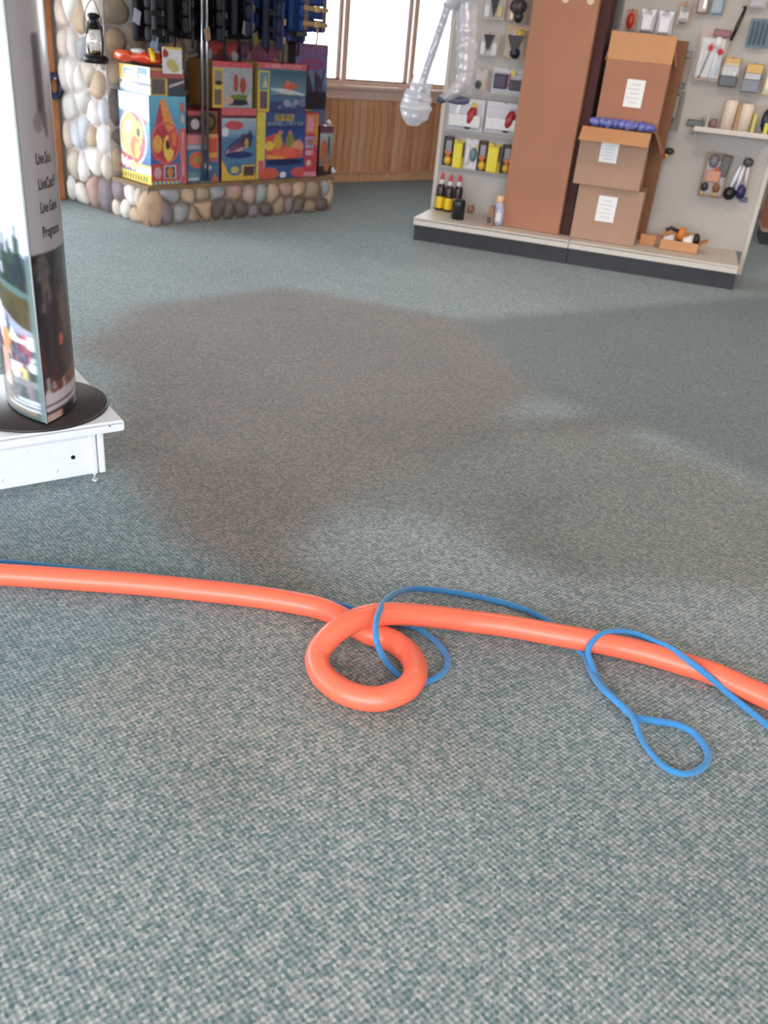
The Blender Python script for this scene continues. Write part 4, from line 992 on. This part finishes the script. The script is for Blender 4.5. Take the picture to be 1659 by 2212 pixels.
rp = [(-480, 1190, 0), (-120, 1205, 0), (0, 1213, 0), (60, 1218, 0), (130, 1225, 0), (300, 1243, 0), (500, 1267, 0), (640, 1287, 0), (700, 1298, 0), (745, 1309, 0), (775, 1320, 0), (820, 1334, 0), (865, 1348, 0), (901, 1357, 0), (937, 1381, 0), (960, 1408, 0), (967, 1430, 0), (956, 1453, 0), (925, 1471, 0),
      (897, 1474, 0), (868, 1462, 0), (841, 1438, .01), (822, 1408, .05), (813, 1381, .085), (812, 1351, .104), (817, 1327, .108), (829, 1302, .085), (850, 1284, .05), (877, 1274, .02), (910, 1272, .005), (962, 1277, 0), (1022, 1287, 0), (1082, 1301, 0),
      (1134, 1317, 0), (1167, 1332, 0), (1194, 1349, 0), (1220, 1374, 0), (1245, 1398, 0), (1265, 1418, .0), (1273, 1441, 0), (1286, 1467, .006), (1304, 1489, .015), (1323, 1507, .015), (1342, 1524, .012), (1358, 1541, .006), (1380, 1551, 0), (1420, 1558, 0), (1464, 1566, 0), (1498, 1583, 0),
      (1521, 1610, 0), (1530, 1634, 0), (1521, 1654, 0), (1498, 1668, 0), (1471, 1671, 0), (1437, 1657, 0), (1403, 1623, 0), (1383, 1590, 0), (1370, 1556, .015), (1356, 1534, .012), (1335, 1513, .0), (1309, 1489, .0), (1291, 1462, .002), (1277, 1431, .014), (1270, 1408, .03),
      (1279, 1387, .05), (1302, 1369, .06), (1336, 1364, .052), (1370, 1369, .044), (1403, 1381, .045), (1454, 1404, .052), (1504, 1440, .054), (1540, 1469, .03), (1572, 1497, .008), (1659, 1568, 0), (1740, 1640, 0), (1860, 1760, 0), (2000, 1850, 0)]
def rope_mat():
    m = mat('blue_braided_rope', (36, 126, 188), .5, var=.12, scale=240, bump=.5, sheen=.3); return m
Q = spline([at(x, y, RRAD + z) for x, y, z in rp], 10)
c0 = Q[0].copy(); c0.z = 0
b = MB().tube([q - c0 for q in Q], RRAD, 12, flat=.85)
o = b.build('tow_rope', rope_mat(), None, c0); tag(o, 'blue braided tow rope threaded through and over the orange noodle', 'rope')

# ------------------------------------------------------------------ printed boxes on the hearth
BXG = 'towable tube boxes stacked on the hearth'
RD, YL, BL, TL, DK, WH, OR, PK = (206, 52, 60), (244, 206, 44), (24, 92, 176), (44, 132, 176), (40, 36, 46), (236, 236, 242), (240, 120, 40), (228, 96, 130)
tops = {}
def hbox(label, xl, xr, yt, yb, v, dep, front, left=(60, 50, 60), right=(60, 70, 100), top=(190, 60, 66), z0=None, parts=True):
    a, c, zb, zt = HF.rect(xl, xr, yt, yb, v); zb = HH + .003 if z0 is None else z0
    t = thing('product_box', label, 'box', HF.w(a, v, zb), HF.a, BXG)
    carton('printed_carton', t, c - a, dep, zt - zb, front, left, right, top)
    return t, a, c, zt
# corner box, lower: left face in full daylight
def tube_art(nx, ny, seed=1):
    A = Art(nx, ny, (30, 130, 196)); A.grad(0, .2, 1, 1, (20, 96, 172), (90, 190, 226))
    return A
F1 = tube_art(70, 110); F1.poly([(.05, .3), (.08, .55), (.3, .95), (.42, .98), (.75, .6), (.8, .4), (.6, .28), (.3, .26)], (196, 44, 60)); F1.poly([(.3, .95), (.42, .98), (.7, .66), (.5, .6), (.38, .72)], (240, 150, 36)); F1.ell(.2, .47, .13, .1, (240, 170, 50)); F1.ell(.5, .42, .14, .15, YL, .3); F1.ell(.48, .46, .06, .055, DK); F1.ell(.62, .52, .12, .12, (222, 60, 80)); F1.rect(.6, .45, .72, .6, OR); F1.ring(.42, .48, .4, .24, .12, (230, 90, 90))
F1.rect(0, .04, .78, .24, RD); F1.rect(.36, .07, .7, .225, (190, 190, 204)); F1.rect(.4, .08, .66, .21, (50, 60, 90)); F1.ell(.53, .14, .09, .06, (214, 130, 40)); F1.ell(.18, .14, .1, .07, (210, 160, 180))
F1.rect(.82, 0, 1, .65, (214, 84, 98)); F1.rect(.84, .68, .98, .95, (120, 140, 170)); F1.rect(.86, .84, .95, .92, (220, 90, 60)); F1.rect(.86, .7, .95, .8, (190, 190, 180)); F1.text(.86, .1, .95, .6, 1, (230, 150, 150)); F1.stripes(0, 0, .8, .045, 7, YL); F1.soft()
G1 = tube_art(80, 110); G1.poly([(0, .8), (1, .72), (1, 1), (0, 1)], (232, 240, 250)); G1.ell(.42, .5, .42, .30, (232, 70, 96), -.3); G1.ell(.40, .52, .33, .24, (250, 200, 60), -.3); G1.ell(.2, .46, .16, .2, (250, 214, 120), .2); G1.poly([(.45, .82), (.55, .84), (.9, .7), (.85, .62), (.55, .7)], (210, 54, 100)); G1.ell(.62, .56, .15, .13, YL, .5); G1.ell(.62, .57, .06, .055, (50, 40, 50)); G1.ell(.5, .4, .16, .12, (238, 110, 50)); G1.ell(.56, .36, .08, .1, YL); G1.ell(.75, .38, .08, .06, (232, 70, 130)); G1.ring(.44, .5, .46, .32, .1, (244, 238, 240)); G1.ell(.3, .62, .1, .06, WH)
G1.poly([(0, .2), (0, .32), (.15, .3), (.6, .22), (1, .22), (1, .12), (0, .12)], (204, 44, 70)); G1.blobs(.02, .14, .3, .24, [WH, (236, 230, 240)], 5, .05, 3, 1.2); G1.ell(.4, .18, .1, .06, (236, 226, 140)); G1.rect(.5, .11, 1, .2, (250, 238, 226)); G1.rect(.5, .19, 1, .22, YL); G1.rect(.52, .05, 1, .11, (246, 220, 240)); G1.rect(0, 0, 1, .11, (244, 214, 30)); G1.stripes(0, .01, .9, .075, 10, (90, 84, 20), -.3); G1.soft()
t, a, c, zA = hbox('large blue box at the hearth corner with a red and yellow tube picture', 324, 402, 208, 390, .03, .39, F1, G1, (40, 60, 110), (30, 110, 180))
F2 = Art(60, 50, (120, 110, 116)); F2.rect(0, 0, 1, 1, (96, 66, 66)); F2.rect(0, .66, 1, .9, (196, 84, 84)); F2.rect(0, .9, 1, 1, (212, 170, 90)); F2.rect(0, 0, .5, .64, (222, 184, 60)); F2.rect(.05, .06, .44, .62, (104, 92, 90)); F2.rect(.55, .0, 1, .6, (58, 70, 92)); F2.poly([(.55, .3), (1, .5), (1, .6), (.55, .4)], (196, 186, 186)); F2.soft()
G2 = Art(80, 50, (232, 238, 246)); G2.rect(0, .45, .55, 1, YL); G2.rect(.12, .55, .5, .9, (206, 222, 236)); G2.rect(.16, .62, .46, .84, (70, 120, 160)); G2.rect(.2, .6, .46, .78, (220, 232, 240)); G2.poly([(.58, .55), (.6, .95), (.92, .95), (.92, .6)], (60, 128, 170)); G2.ell(.78, .65, .14, .07, (240, 244, 248), -.2); G2.rect(.6, .35, .92, .52, (222, 200, 220)); G2.rect(.0, .30, 1, .42, (110, 104, 130)); G2.poly([(.06, .38), (.1, .12), (.92, .02), (.95, .24), (.1, .42)], (252, 226, 238)); G2.text(.14, .14, .86, .26, 9, (236, 150, 180)); G2.poly([(0, .0), (1, -.1), (1, .04), (0, .1)], (170, 180, 210)); G2.soft()
hbox('flat box on top of the corner box with a white and yellow left side', 324, 398, 148, 208, .032, .385, F2, G2, (70, 50, 60), (150, 60, 66), z0=zA + .001)
# lower row
F3 = Art(60, 80, (60, 112, 158)); F3.rect(0, .82, 1, 1, (120, 70, 90)); F3.rect(0, .78, .62, .97, (214, 120, 120)); F3.rect(0, .68, .6, .76, (170, 170, 180)); F3.rect(.6, .45, .96, .98, (228, 160, 50)); F3.rect(.66, .6, .94, .9, (214, 70, 40)); F3.ell(.3, .46, .23, .17, (232, 110, 40)); F3.ell(.3, .47, .12, .08, (170, 140, 80)); F3.ring(.3, .46, .2, .14, .2, (220, 70, 40)); F3.rect(.66, .42, .96, .5, (200, 80, 90)); F3.ell(.62, .32, .14, .06, WH, -.3); F3.poly([(.4, 0), (.5, .22), (.65, .1), (.7, 0)], BL); F3.poly([(.75, 0), (.85, .2), (1, 0)], (206, 110, 60)); F3.rect(.02, .04, .36, .1, (200, 200, 210)); F3.rect(0, .1, .4, .22, (100, 140, 150)); F3.soft()
hbox('small blue box with an orange disc beside the corner box', 404, 473, 288, 381, .05, .3, F3)
F4 = Art(60, 110, (76, 130, 170)); F4.rect(0, .90, 1, 1, (222, 96, 110)); F4.rect(0, .87, 1, .9, (90, 40, 50)); F4.grad(0, .6, 1, .87, (96, 150, 190), (170, 190, 206)); F4.ell(.36, .77, .26, .06, (214, 60, 84)); F4.ell(.1, .68, .1, .06, (220, 226, 236)); F4.ell(.5, .5, .44, .1, (30, 74, 140), .3); F4.ell(.45, .46, .36, .07, (206, 150, 170), .25); F4.ell(.45, .49, .26, .05, (110, 70, 110), .25); F4.ell(.62, .56, .1, .1, (90, 60, 100)); F4.ell(.82, .58, .06, .12, (60, 70, 90)); F4.ell(.72, .52, .06, .07, (200, 160, 70)); F4.ell(.5, .36, .4, .05, (34, 50, 120)); F4.rect(0, 0, 1, .1, (236, 190, 30)); F4.poly([(0, .1), (0, .3), (.2, .12), (.3, .1)], (236, 190, 30)); F4.ell(.38, .17, .24, .1, (60, 120, 170)); F4.ell(.38, .15, .12, .05, (206, 190, 90)); F4.rect(.58, .04, .98, .22, (236, 190, 30)); F4.rect(.64, .06, .96, .2, (92, 66, 74)); F4.soft()
hbox('blue box with a boat picture, red top band and yellow foot', 479, 553, 234, 378, .045, .31, F4, (120, 50, 60))
F5 = Art(90, 110, (24, 74, 150)); F5.rect(0, 0, .13, 1, (232, 210, 60)); F5.rect(.03, 0, .12, .28, (214, 90, 120)); F5.rect(.14, .84, .76, 1, (40, 84, 150)); F5.rect(.28, .88, .58, .97, (214, 182, 60)); F5.text(.28, .89, .58, .96, 5, (60, 70, 110)); F5.text(.16, .79, .76, .86, 10, (150, 160, 180)); F5.rect(.14, .77, .78, .80, (30, 60, 120)); F5.grad(.14, .3, .77, .77, (40, 110, 190), (20, 62, 140)); F5.poly([(.14, .35), (.14, .62), (.3, .7), (.45, .5), (.7, .6), (.76, .32), (.5, .28)], (232, 80, 40)); F5.ell(.24, .6, .08, .06, (228, 50, 70)); F5.ell(.2, .5, .07, .07, YL); F5.ell(.33, .56, .07, .12, (212, 170, 40)); F5.ell(.37, .7, .035, .04, (214, 140, 110)); F5.ell(.53, .56, .07, .12, (150, 140, 50)); F5.ell(.53, .69, .035, .04, (200, 120, 90)); F5.ell(.66, .48, .1, .1, (238, 150, 120)); F5.rect(.15, .3, .45, .36, (250, 160, 30)); F5.ell(.5, .4, .25, .07, (244, 90, 60)); F5.ell(.45, .25, .3, .05, (20, 40, 96)); F5.rect(.14, .0, .77, .2, (36, 90, 160)); F5.ell(.2, .08, .16, .09, (222, 90, 60)); F5.ell(.7, .08, .14, .08, (226, 70, 80)); F5.ell(.43, .05, .05, .05, WH)
F5.rect(.78, 0, 1, 1, (210, 50, 66)); F5.rect(.79, .68, .95, .98, (226, 130, 60)); F5.rect(.81, .72, .92, .94, (232, 150, 170)); F5.stripes(.95, .5, 1, .98, 2, YL, 6); F5.rect(.79, .45, .94, .64, (170, 160, 200)); F5.ell(.87, .55, .06, .05, (180, 110, 90)); F5.text(.8, .34, .93, .42, 4, (250, 200, 210)); F5.ell(.86, .22, .04, .05, (244, 200, 200)); F5.rect(.78, .0, 1, .08, (236, 140, 160)); F5.soft()
t, a, c, zE = hbox('large box with two riders on an orange tube and a red right column', 555, 686, 243, 377, .05, .235, F5, (224, 200, 60), (160, 40, 56))
F6 = Art(50, 80, (150, 170, 180)); F6.rect(0, .86, 1, 1, (122, 66, 84)); F6.grad(0, .2, 1, .84, (160, 110, 70), (180, 190, 200)); F6.ell(.35, .52, .25, .2, (214, 110, 40)); F6.ell(.7, .6, .1, .2, (60, 90, 110)); F6.rect(0, 0, 1, .18, (70, 46, 50)); F6.ell(.6, .16, .2, .1, (206, 120, 50)); F6.soft()
t, a, c, zK = hbox('narrow box at the right end of the hearth with a maroon top band', 690, 718, 272, 376, .10, .2, F6, (60, 50, 60), (120, 130, 140))
# upper boxes
F7 = Art(80, 90, (56, 116, 150)); F7.rect(0, .88, 1, 1, (222, 84, 100)); F7.text(.12, .9, .9, .97, 10, (240, 170, 180)); F7.rect(0, 0, .24, .84, (232, 200, 60)); F7.rect(.03, .44, .21, .8, (90, 150, 170)); F7.poly([(.08, .5), (.15, .74), (.2, .5)], (200, 200, 160)); F7.rect(.04, .06, .2, .42, (112, 90, 110)); F7.grad(.26, .35, 1, .85, (110, 150, 180), (40, 96, 120)); F7.ell(.66, .53, .16, .07, (222, 90, 50)); F7.ell(.6, .6, .04, .06, (224, 120, 90)); F7.ell(.72, .58, .04, .06, (210, 90, 60)); F7.ell(.62, .42, .36, .05, (206, 214, 226), -.15); F7.ell(.6, .34, .3, .03, (90, 100, 130)); F7.rect(.25, 0, 1, .22, (44, 74, 130)); F7.blobs(.3, .1, .95, .25, [(200, 160, 170), (150, 160, 190), (120, 120, 160)], 12, .06, 2); F7.soft()
t, a, c, zF = hbox('teal box with a wakeboarding scene and a grey window, above the riders box', 557, 661, 137, 243, .075, .2, F7, (150, 130, 70), z0=zE + .001)
v_ = .08
_, _, _, ztop4 = HF.rect(479, 553, 234, 378, .045)
F8 = Art(80, 90, (170, 176, 186)); F8.rect(0, .88, 1, 1, (222, 78, 96)); F8.rect(0, 0, .27, .86, (222, 186, 50)); F8.rect(.05, .5, .24, .8, (150, 146, 140)); F8.ell(.15, .54, .09, .05, (60, 56, 60)); F8.rect(.05, .06, .22, .4, (120, 96, 90)); F8.ell(.58, .55, .06, .2, (190, 64, 60)); F8.ell(.76, .5, .08, .18, (180, 70, 50)); F8.ell(.68, .22, .28, .08, (110, 130, 40)); F8.ell(.62, .12, .3, .07, (60, 44, 60)); F8.ell(.4, .16, .12, .08, (214, 170, 150)); F8.ell(.92, .2, .06, .1, (200, 190, 200)); F8.soft()
hbox('white picture box with two red figures and a yellow column, above the boat box', 459, 545, 134, 234, .06, .3, F8, (130, 90, 40), (80, 40, 70), z0=ztop4 + .001)
_, _, _, zt3 = HF.rect(404, 473, 288, 381, .05)
F9 = Art(60, 50, (70, 44, 52)); F9.rect(0, .8, 1, 1, (196, 74, 84)); F9.ell(.25, .4, .14, .24, (200, 186, 190)); F9.rect(.5, 0, 1, .95, (130, 92, 30)); F9.ring(.75, .5, .2, .42, .4, (40, 34, 36)); F9.soft()
hbox('small maroon box with a black ring picture above the orange disc box', 405, 470, 240, 287, .07, .28, F9, z0=zt3 + .001)
# back row, standing on the hearth behind
F10 = Art(60, 200, (110, 90, 100)); F10.rect(0, .9, 1, 1, (206, 70, 60)); F10.rect(0, .0, 1, .86, (120, 110, 116)); F10.blobs(0, .7, 1, .88, [(206, 200, 206), (196, 176, 160), (120, 40, 44), (90, 50, 50)], 16, .12, 4, .4); F10.rect(0, .55, .3, .7, (90, 44, 46)); F10.rect(0, 0, .1, .7, YL); F10.soft()
hbox('tall box in the back row with a red lid band behind the white picture box', 436, 516, 88, 300, .375, .05, F10)
F11 = Art(60, 200, (90, 60, 110)); F11.rect(0, .92, 1, 1, (150, 70, 100)); F11.rect(0, .8, 1, .9, (70, 80, 140)); F11.blobs(0, .7, 1, .9, [(150, 70, 110), (200, 120, 110), (60, 90, 150), (176, 60, 90)], 16, .12, 6, .4); F11.rect(.0, .7, .12, .85, (220, 210, 60)); F11.soft()
hbox('tall purple toned box in the back row above the teal box', 520, 602, 96, 300, .36, .05, F11, top=(120, 70, 120))
F12 = Art(60, 220, (90, 120, 170)); F12.rect(0, .93, 1, 1, (142, 92, 140)); F12.grad(0, .7, 1, .93, (120, 150, 190), (120, 90, 160)); F12.ell(.5, .85, .4, .05, (150, 70, 130)); F12.blobs(.1, .66, .9, .76, [(50, 50, 76), (70, 56, 84)], 12, .1, 8, .4); F12.rect(0, .5, 1, .64, (34, 32, 56)); F12.rect(.1, .44, .5, .5, (206, 180, 60)); F12.text(.05, .38, .95, .43, 8, (120, 130, 160)); F12.rect(0, 0, 1, .36, (40, 56, 110)); F12.ell(.6, .3, .2, .03, (200, 60, 70)); F12.soft()
hbox('tall blue and purple box at the back right end next to the window', 636, 705, 94, 300, .30, .1, F12, top=(130, 100, 150))
# orange inflatable and its tag on top of the corner boxes
zt_ = HF.rect(324, 398, 148, 208, .032)[3] + .002
ORF = mat('orange_vinyl', (240, 84, 44), .3, var=.1, scale=14, coat=.5)
p0 = HF.px(325, 140, .2)[0]
t = thing('folded_inflatable', 'folded orange inflatable on the corner boxes with a yellow strap', 'inflatable', HF.w(.03, .05, zt_), HF.a)
MB().ell((.035, .28, .05), (.055, .11, .042), n=3, jit=.2).build('rolled_end', ORF, t)
MB().ell((.15, .17, .05), (.12, .15, .042), n=3, jit=.3).build('folded_body', ORF, t)
b = MB(); b.ell((.10, .19, .085), (.05, .07, .022), n=2, jit=.4); b.ell((.19, .13, .088), (.045, .05, .02), n=2, jit=.4); b.build('white_wrap', pm((226, 218, 214), .4), t)
b = MB(); b.tube([(.09, .0, .035), (.11, .04, .085), (.15, .11, .11), (.19, .2, .1)], [.015, .018, .018, .014], 8, flat=.5); b.build('yellow_strap', pm((248, 206, 50), .4), t)
b = MB(); b.ell((.24, .07, .085), (.035, .04, .03), n=2, jit=.3); b.build('red_valve', pm((150, 26, 26), .4), t)
a_, c_, zb_, ztg = HF.rect(354, 396, 102, 160, .0)
t = thing('hang_tag', 'white and olive printed tag hanging over the corner boxes', 'tag', HF.w(a_, .012, zb_), HF.a + .02)
tgA = Art(40, 40, (232, 230, 240)); tgA.ell(.5, .3, .34, .22, (206, 196, 110), -.5); tgA.rect(0, .9, 1, 1, (240, 200, 60)); tgA.ell(.1, .75, .2, .15, (180, 40, 40)); tgA.soft()
carton('printed_card', t, (c_ - a_), .004, ztg - zb_, tgA, WH, WH, WH)
# small scraps at the right end
def scrap(nm, lb, x, y, v, z, r):
    u = HF.px(x, y, v)[0]; o = MB().ell((0, 0, r[2]), r, n=2, jit=.6).build(nm, pm((232, 232, 240), .4), None, HF.w(u, v, z), HF.a); tag(o, lb, 'scrap', 'white foam scraps at the end of the hearth')
scrap('foam_scrap', 'small white foam scrap on top of the narrow end box', 709, 266, .2, zK + .001, (.02, .03, .018))
scrap('foam_scrap', 'white foam scrap on the hearth slab past the narrow box', 716, 372, .16, HH + .003, (.03, .04, .022))

# ------------------------------------------------------------------ rack with life vests above the boxes
CHR = mat('chrome_tube', (176, 184, 196), .22, 1.0)
RZ = 2.22
rk = thing('garment_rack', 'chrome rack post and rail holding life vests above the boxes', 'rack', HF.w(0, 0, 0), HF.a)
ru = HF.px(436, 220, .028)[0]
for k, du in enumerate((0, .045)):
    MB().cyl((ru + du, .022, HH + .003), (ru + du, .022, RZ), .011, n=14).build('post_tube', CHR, rk)
MB().box((ru + .02, .022, HH + .011), (.11, .045, .014), bev=.003).build('foot_plate', CHR, rk)
MB().cyl((-.05, .1, RZ), (HLEN - .05, .1, RZ), .013, n=14).build('rail', CHR, rk)
MB().tube([(ru + .02, .022, RZ), (ru + .02, .05, RZ), (ru + .02, .1, RZ)], .01, 10).build('rail_joint', CHR, rk)
MB().cyl((-.0, .26, RZ), (HLEN - .35, .26, RZ), .013, n=14).build('rail', CHR, rk)
for x in (.0, HLEN - .1):
    MB().tube([(x, .1, RZ), (x, .2, RZ), (x, HD - .0, RZ)], .01, 10).build('wall_arm', CHR, rk)
VG = 'life vests on the rack'
def vest(label, u, v, zb, wd, ht, base, accent, rot, strap=(28, 28, 32), buck=(30, 30, 34)):
    """hanging buoyancy vest: quilted front halves, back slab, shoulder straps, webbing with buckles, hanger"""
    t = thing('life_vest', label, 'life vest', HF.w(u, v, zb), HF.a + rot, VG)
    mb_, ma, ms, mk = pm(base, .7), pm(accent, .6), pm(strap, .5), pm(buck, .3)
    for s_ in (-1, 1):
        b = MB()
        for j in range(3):
            z = ht*.11 + j*ht*.21
            b.box((s_*wd*.25, -.05, z), (wd*.46, .05, ht*.205), bev=.022)
        b.build('front_half', mb_, t)
        MB().box((s_*wd*.36, -.078, ht*.33), (wd*.13, .012, ht*.6), bev=.005).build('side_panel', ma, t)
        MB().tube([(s_*wd*.3, -.05, ht*.62), (s_*wd*.27, -.04, ht*.85), (s_*wd*.22, .0, ht*.98), (s_*wd*.27, .04, ht*.85), (s_*wd*.3, .05, ht*.6)], .032, 10, flat=.5).build('shoulder_strap', mb_, t)
    MB().box((0, .055, ht*.33), (wd*.92, .05, ht*.66), bev=.022).build('back_panel', mb_, t)
    for j in range(2):
        z = ht*(.14 + .24*j)
        wb = MB().box((0, -.083, z), (wd*.98, .006, .032), bev=.001).build('webbing', ms, t)
        b = MB(); b.box((.0, -.092, z), (.06, .016, .045), bev=.005); b.build('buckle', mk, wb)
    MB().tube([(wd*.06, -.08, ht*.14), (wd*.08, -.085, -.02), (wd*.05, -.08, -.09)], .011, 6, flat=.3).build('strap_end', ms, t)
    MB().tube([(-wd*.27, 0, ht*.93), (0, 0, ht*1.02), (wd*.27, 0, ht*.93)], .009, 8).build('hanger', pm((60, 60, 66)), t)
    hz2 = RZ + .016 - zb; hy = .018
    MB().tube([(0, 0, ht*1.02), (0, 0, hz2 - .03), (0, .0, hz2)], .0035, 6).build('hanger_hook', CHR, t)
    return t
def zu(x, y, v): return HF.px(x, y, v)
def V(label, x, yb, v, wd, ht, base, accent, rot, **k):
    u, z = zu(x, yb, v); return vest(label, u, v, z, wd, ht, base, accent, rot, **k)
V('black and charcoal life vest at the left end of the rack, by the corner box', 330, 92, .10, .36, .48, (26, 26, 32), (84, 90, 96), .5)
V('black life vest left of the chrome post', 390, 72, .10, .32, .5, (22, 22, 28), (50, 50, 44), .85)
V('plain black life vest just right of the chrome post', 462, 92, .10, .32, .48, (18, 20, 28), (30, 32, 40), .85)
V('black life vest with blue panels in the middle of the rack', 520, 78, .10, .31, .5, (20, 26, 40), (30, 62, 140), .95, buck=(206, 170, 90))
V('navy life vest with yellow buckles, longest on the rack', 588, 108, .10, .33, .52, (18, 30, 54), (34, 66, 150), .85, buck=(220, 180, 90))
V('bright blue life vest with tan lining at the right end of the rack', 662, 70, .10, .40, .44, (28, 66, 130), (120, 92, 84), .3, strap=(190, 150, 110), buck=(206, 170, 110))
for x_, yb_, lb_, bc, ac in ((352, 78, 'black life vest in the back row above the folded inflatable', (24, 24, 30), (40, 42, 48)), (424, 86, 'black life vest in the back row behind the chrome post', (20, 20, 26), (34, 36, 42)),
        (492, 84, 'dark life vest in the back row left of the middle vest', (20, 22, 32), (30, 40, 70)), (556, 84, 'navy life vest in the back row right of the middle vest', (22, 32, 60), (30, 56, 120)), (622, 92, 'blue life vest in the back row beside the bright blue one', (24, 46, 96), (34, 70, 150))):
    V(lb_, x_, yb_, .27, .36, .5, bc, ac, .35)
# loose paper tags between the vests
for k, (x, y, c, lb) in enumerate(((296, 36, (190, 190, 206), 'pale grey tag hanging at the left end of the vests'), (448, 74, (176, 150, 130), 'tan tag below the plain black vest'), (530, 62, (150, 148, 160), 'grey tag below the middle vest'), (552, 84, (120, 116, 50), 'olive tag beside the middle vest'), (334, 92, (150, 170, 200), 'pale blue shiny tag above the folded inflatable'))):
    u, z = zu(x, y, -.02)
    t = thing('paper_tag', lb, 'tag', HF.w(u, -.02, z), HF.a + .4, 'tags hanging among the life vests')
    MB().box((0, 0, 0), (.075, .003, .085), ry=.3*(-1)**k, bev=.0).build('card', pm(c, .35), t)
    MB().tube([(0, 0, .04), (.005, .02, .2), (0, .1, RZ - z - .012)], .0015, 5).build('string', pm((60, 60, 60)), t)

# ------------------------------------------------------------------ lantern on the chimney's left face
lpv = SIDE*0
NF = Frame(hL, HF.a - PI/2)               # left face frame: u from the back corner towards the hearth corner, v into the stone
lu, lz = NF.px(208, 137, -.13)
BLK = mat('black_lantern_metal', (34, 28, 32), .35, .6)
t = thing('hurricane_lantern', 'black hurricane lantern hanging on the stone chimney left of the boxes', 'lantern', NF.w(lu, -.13, lz), NF.a); t.scale = (.88, .88, .88)
MB().lathe([(.085, 0), (.098, .008), (.098, .045), (.07, .06), (.035, .068)], n=28).build('fuel_tank', BLK, t)
MB().lathe([(.032, .066), (.042, .072), (.042, .085), (.03, .09)], n=20).build('burner', mat('old_brass', (110, 88, 60), .35, .9), t)
b = MB().lathe([(.036, .086), (.062, .12), (.068, .16), (.056, .2), (.038, .24)], n=28); b.build('glass_globe', glassy('lantern_glass', haze=.18, gl=.16, rough=.03, hz=(235, 232, 226)), t)
MB().lathe([(.042, .236), (.062, .25), (.062, .262), (.036, .275), (.036, .315), (.05, .325), (.046, .34), (.02, .352)], n=24).build('chimney_cap', BLK, t)
for s_ in (-1, 1):
    MB().tube(spline([(s_*.085, 0, .04), (s_*.108, 0, .12), (s_*.104, 0, .22), (s_*.07, 0, .29), (s_*.036, 0, .31)], 6), .009, 10).build('side_tube', BLK, t)
MB().tube(spline([(-.1, 0, .17), (-.13, -.01, .26), (-.08, -.01, .38), (0, 0, .44), (.08, -.01, .38), (.118, 0, .26), (.1, 0, .17)], 6), .0035, 8).build('bail_handle', BLK, t)
MB().tube([(0, .16, .46), (0, .02, .45), (0, -.012, .44), (0, -.012, .46)], .006, 8).build('wall_hook', BLK, t)
# dark blue coil on the oak corner post
cu_, cz_ = NF.px(119, 187, -.06)
t = thing('tape_roll', 'dark blue ring hanging on the oak corner post beside the sign', 'roll', (hL + HF.u*-.04) + Vector((0, 0, cz_)) - HF.n*.055, HF.a)
MB().tube([(.055*math.cos(i*PI/12), -.0, .075*math.sin(i*PI/12)) for i in range(24)], .022, 10, closed=True).build('ring', mat('navy_ring', (34, 48, 84), .3), t)
MB().cyl((0, .03, .055), (0, -.03, .055), .006, n=8).build('peg', pm((220, 200, 190)), t)
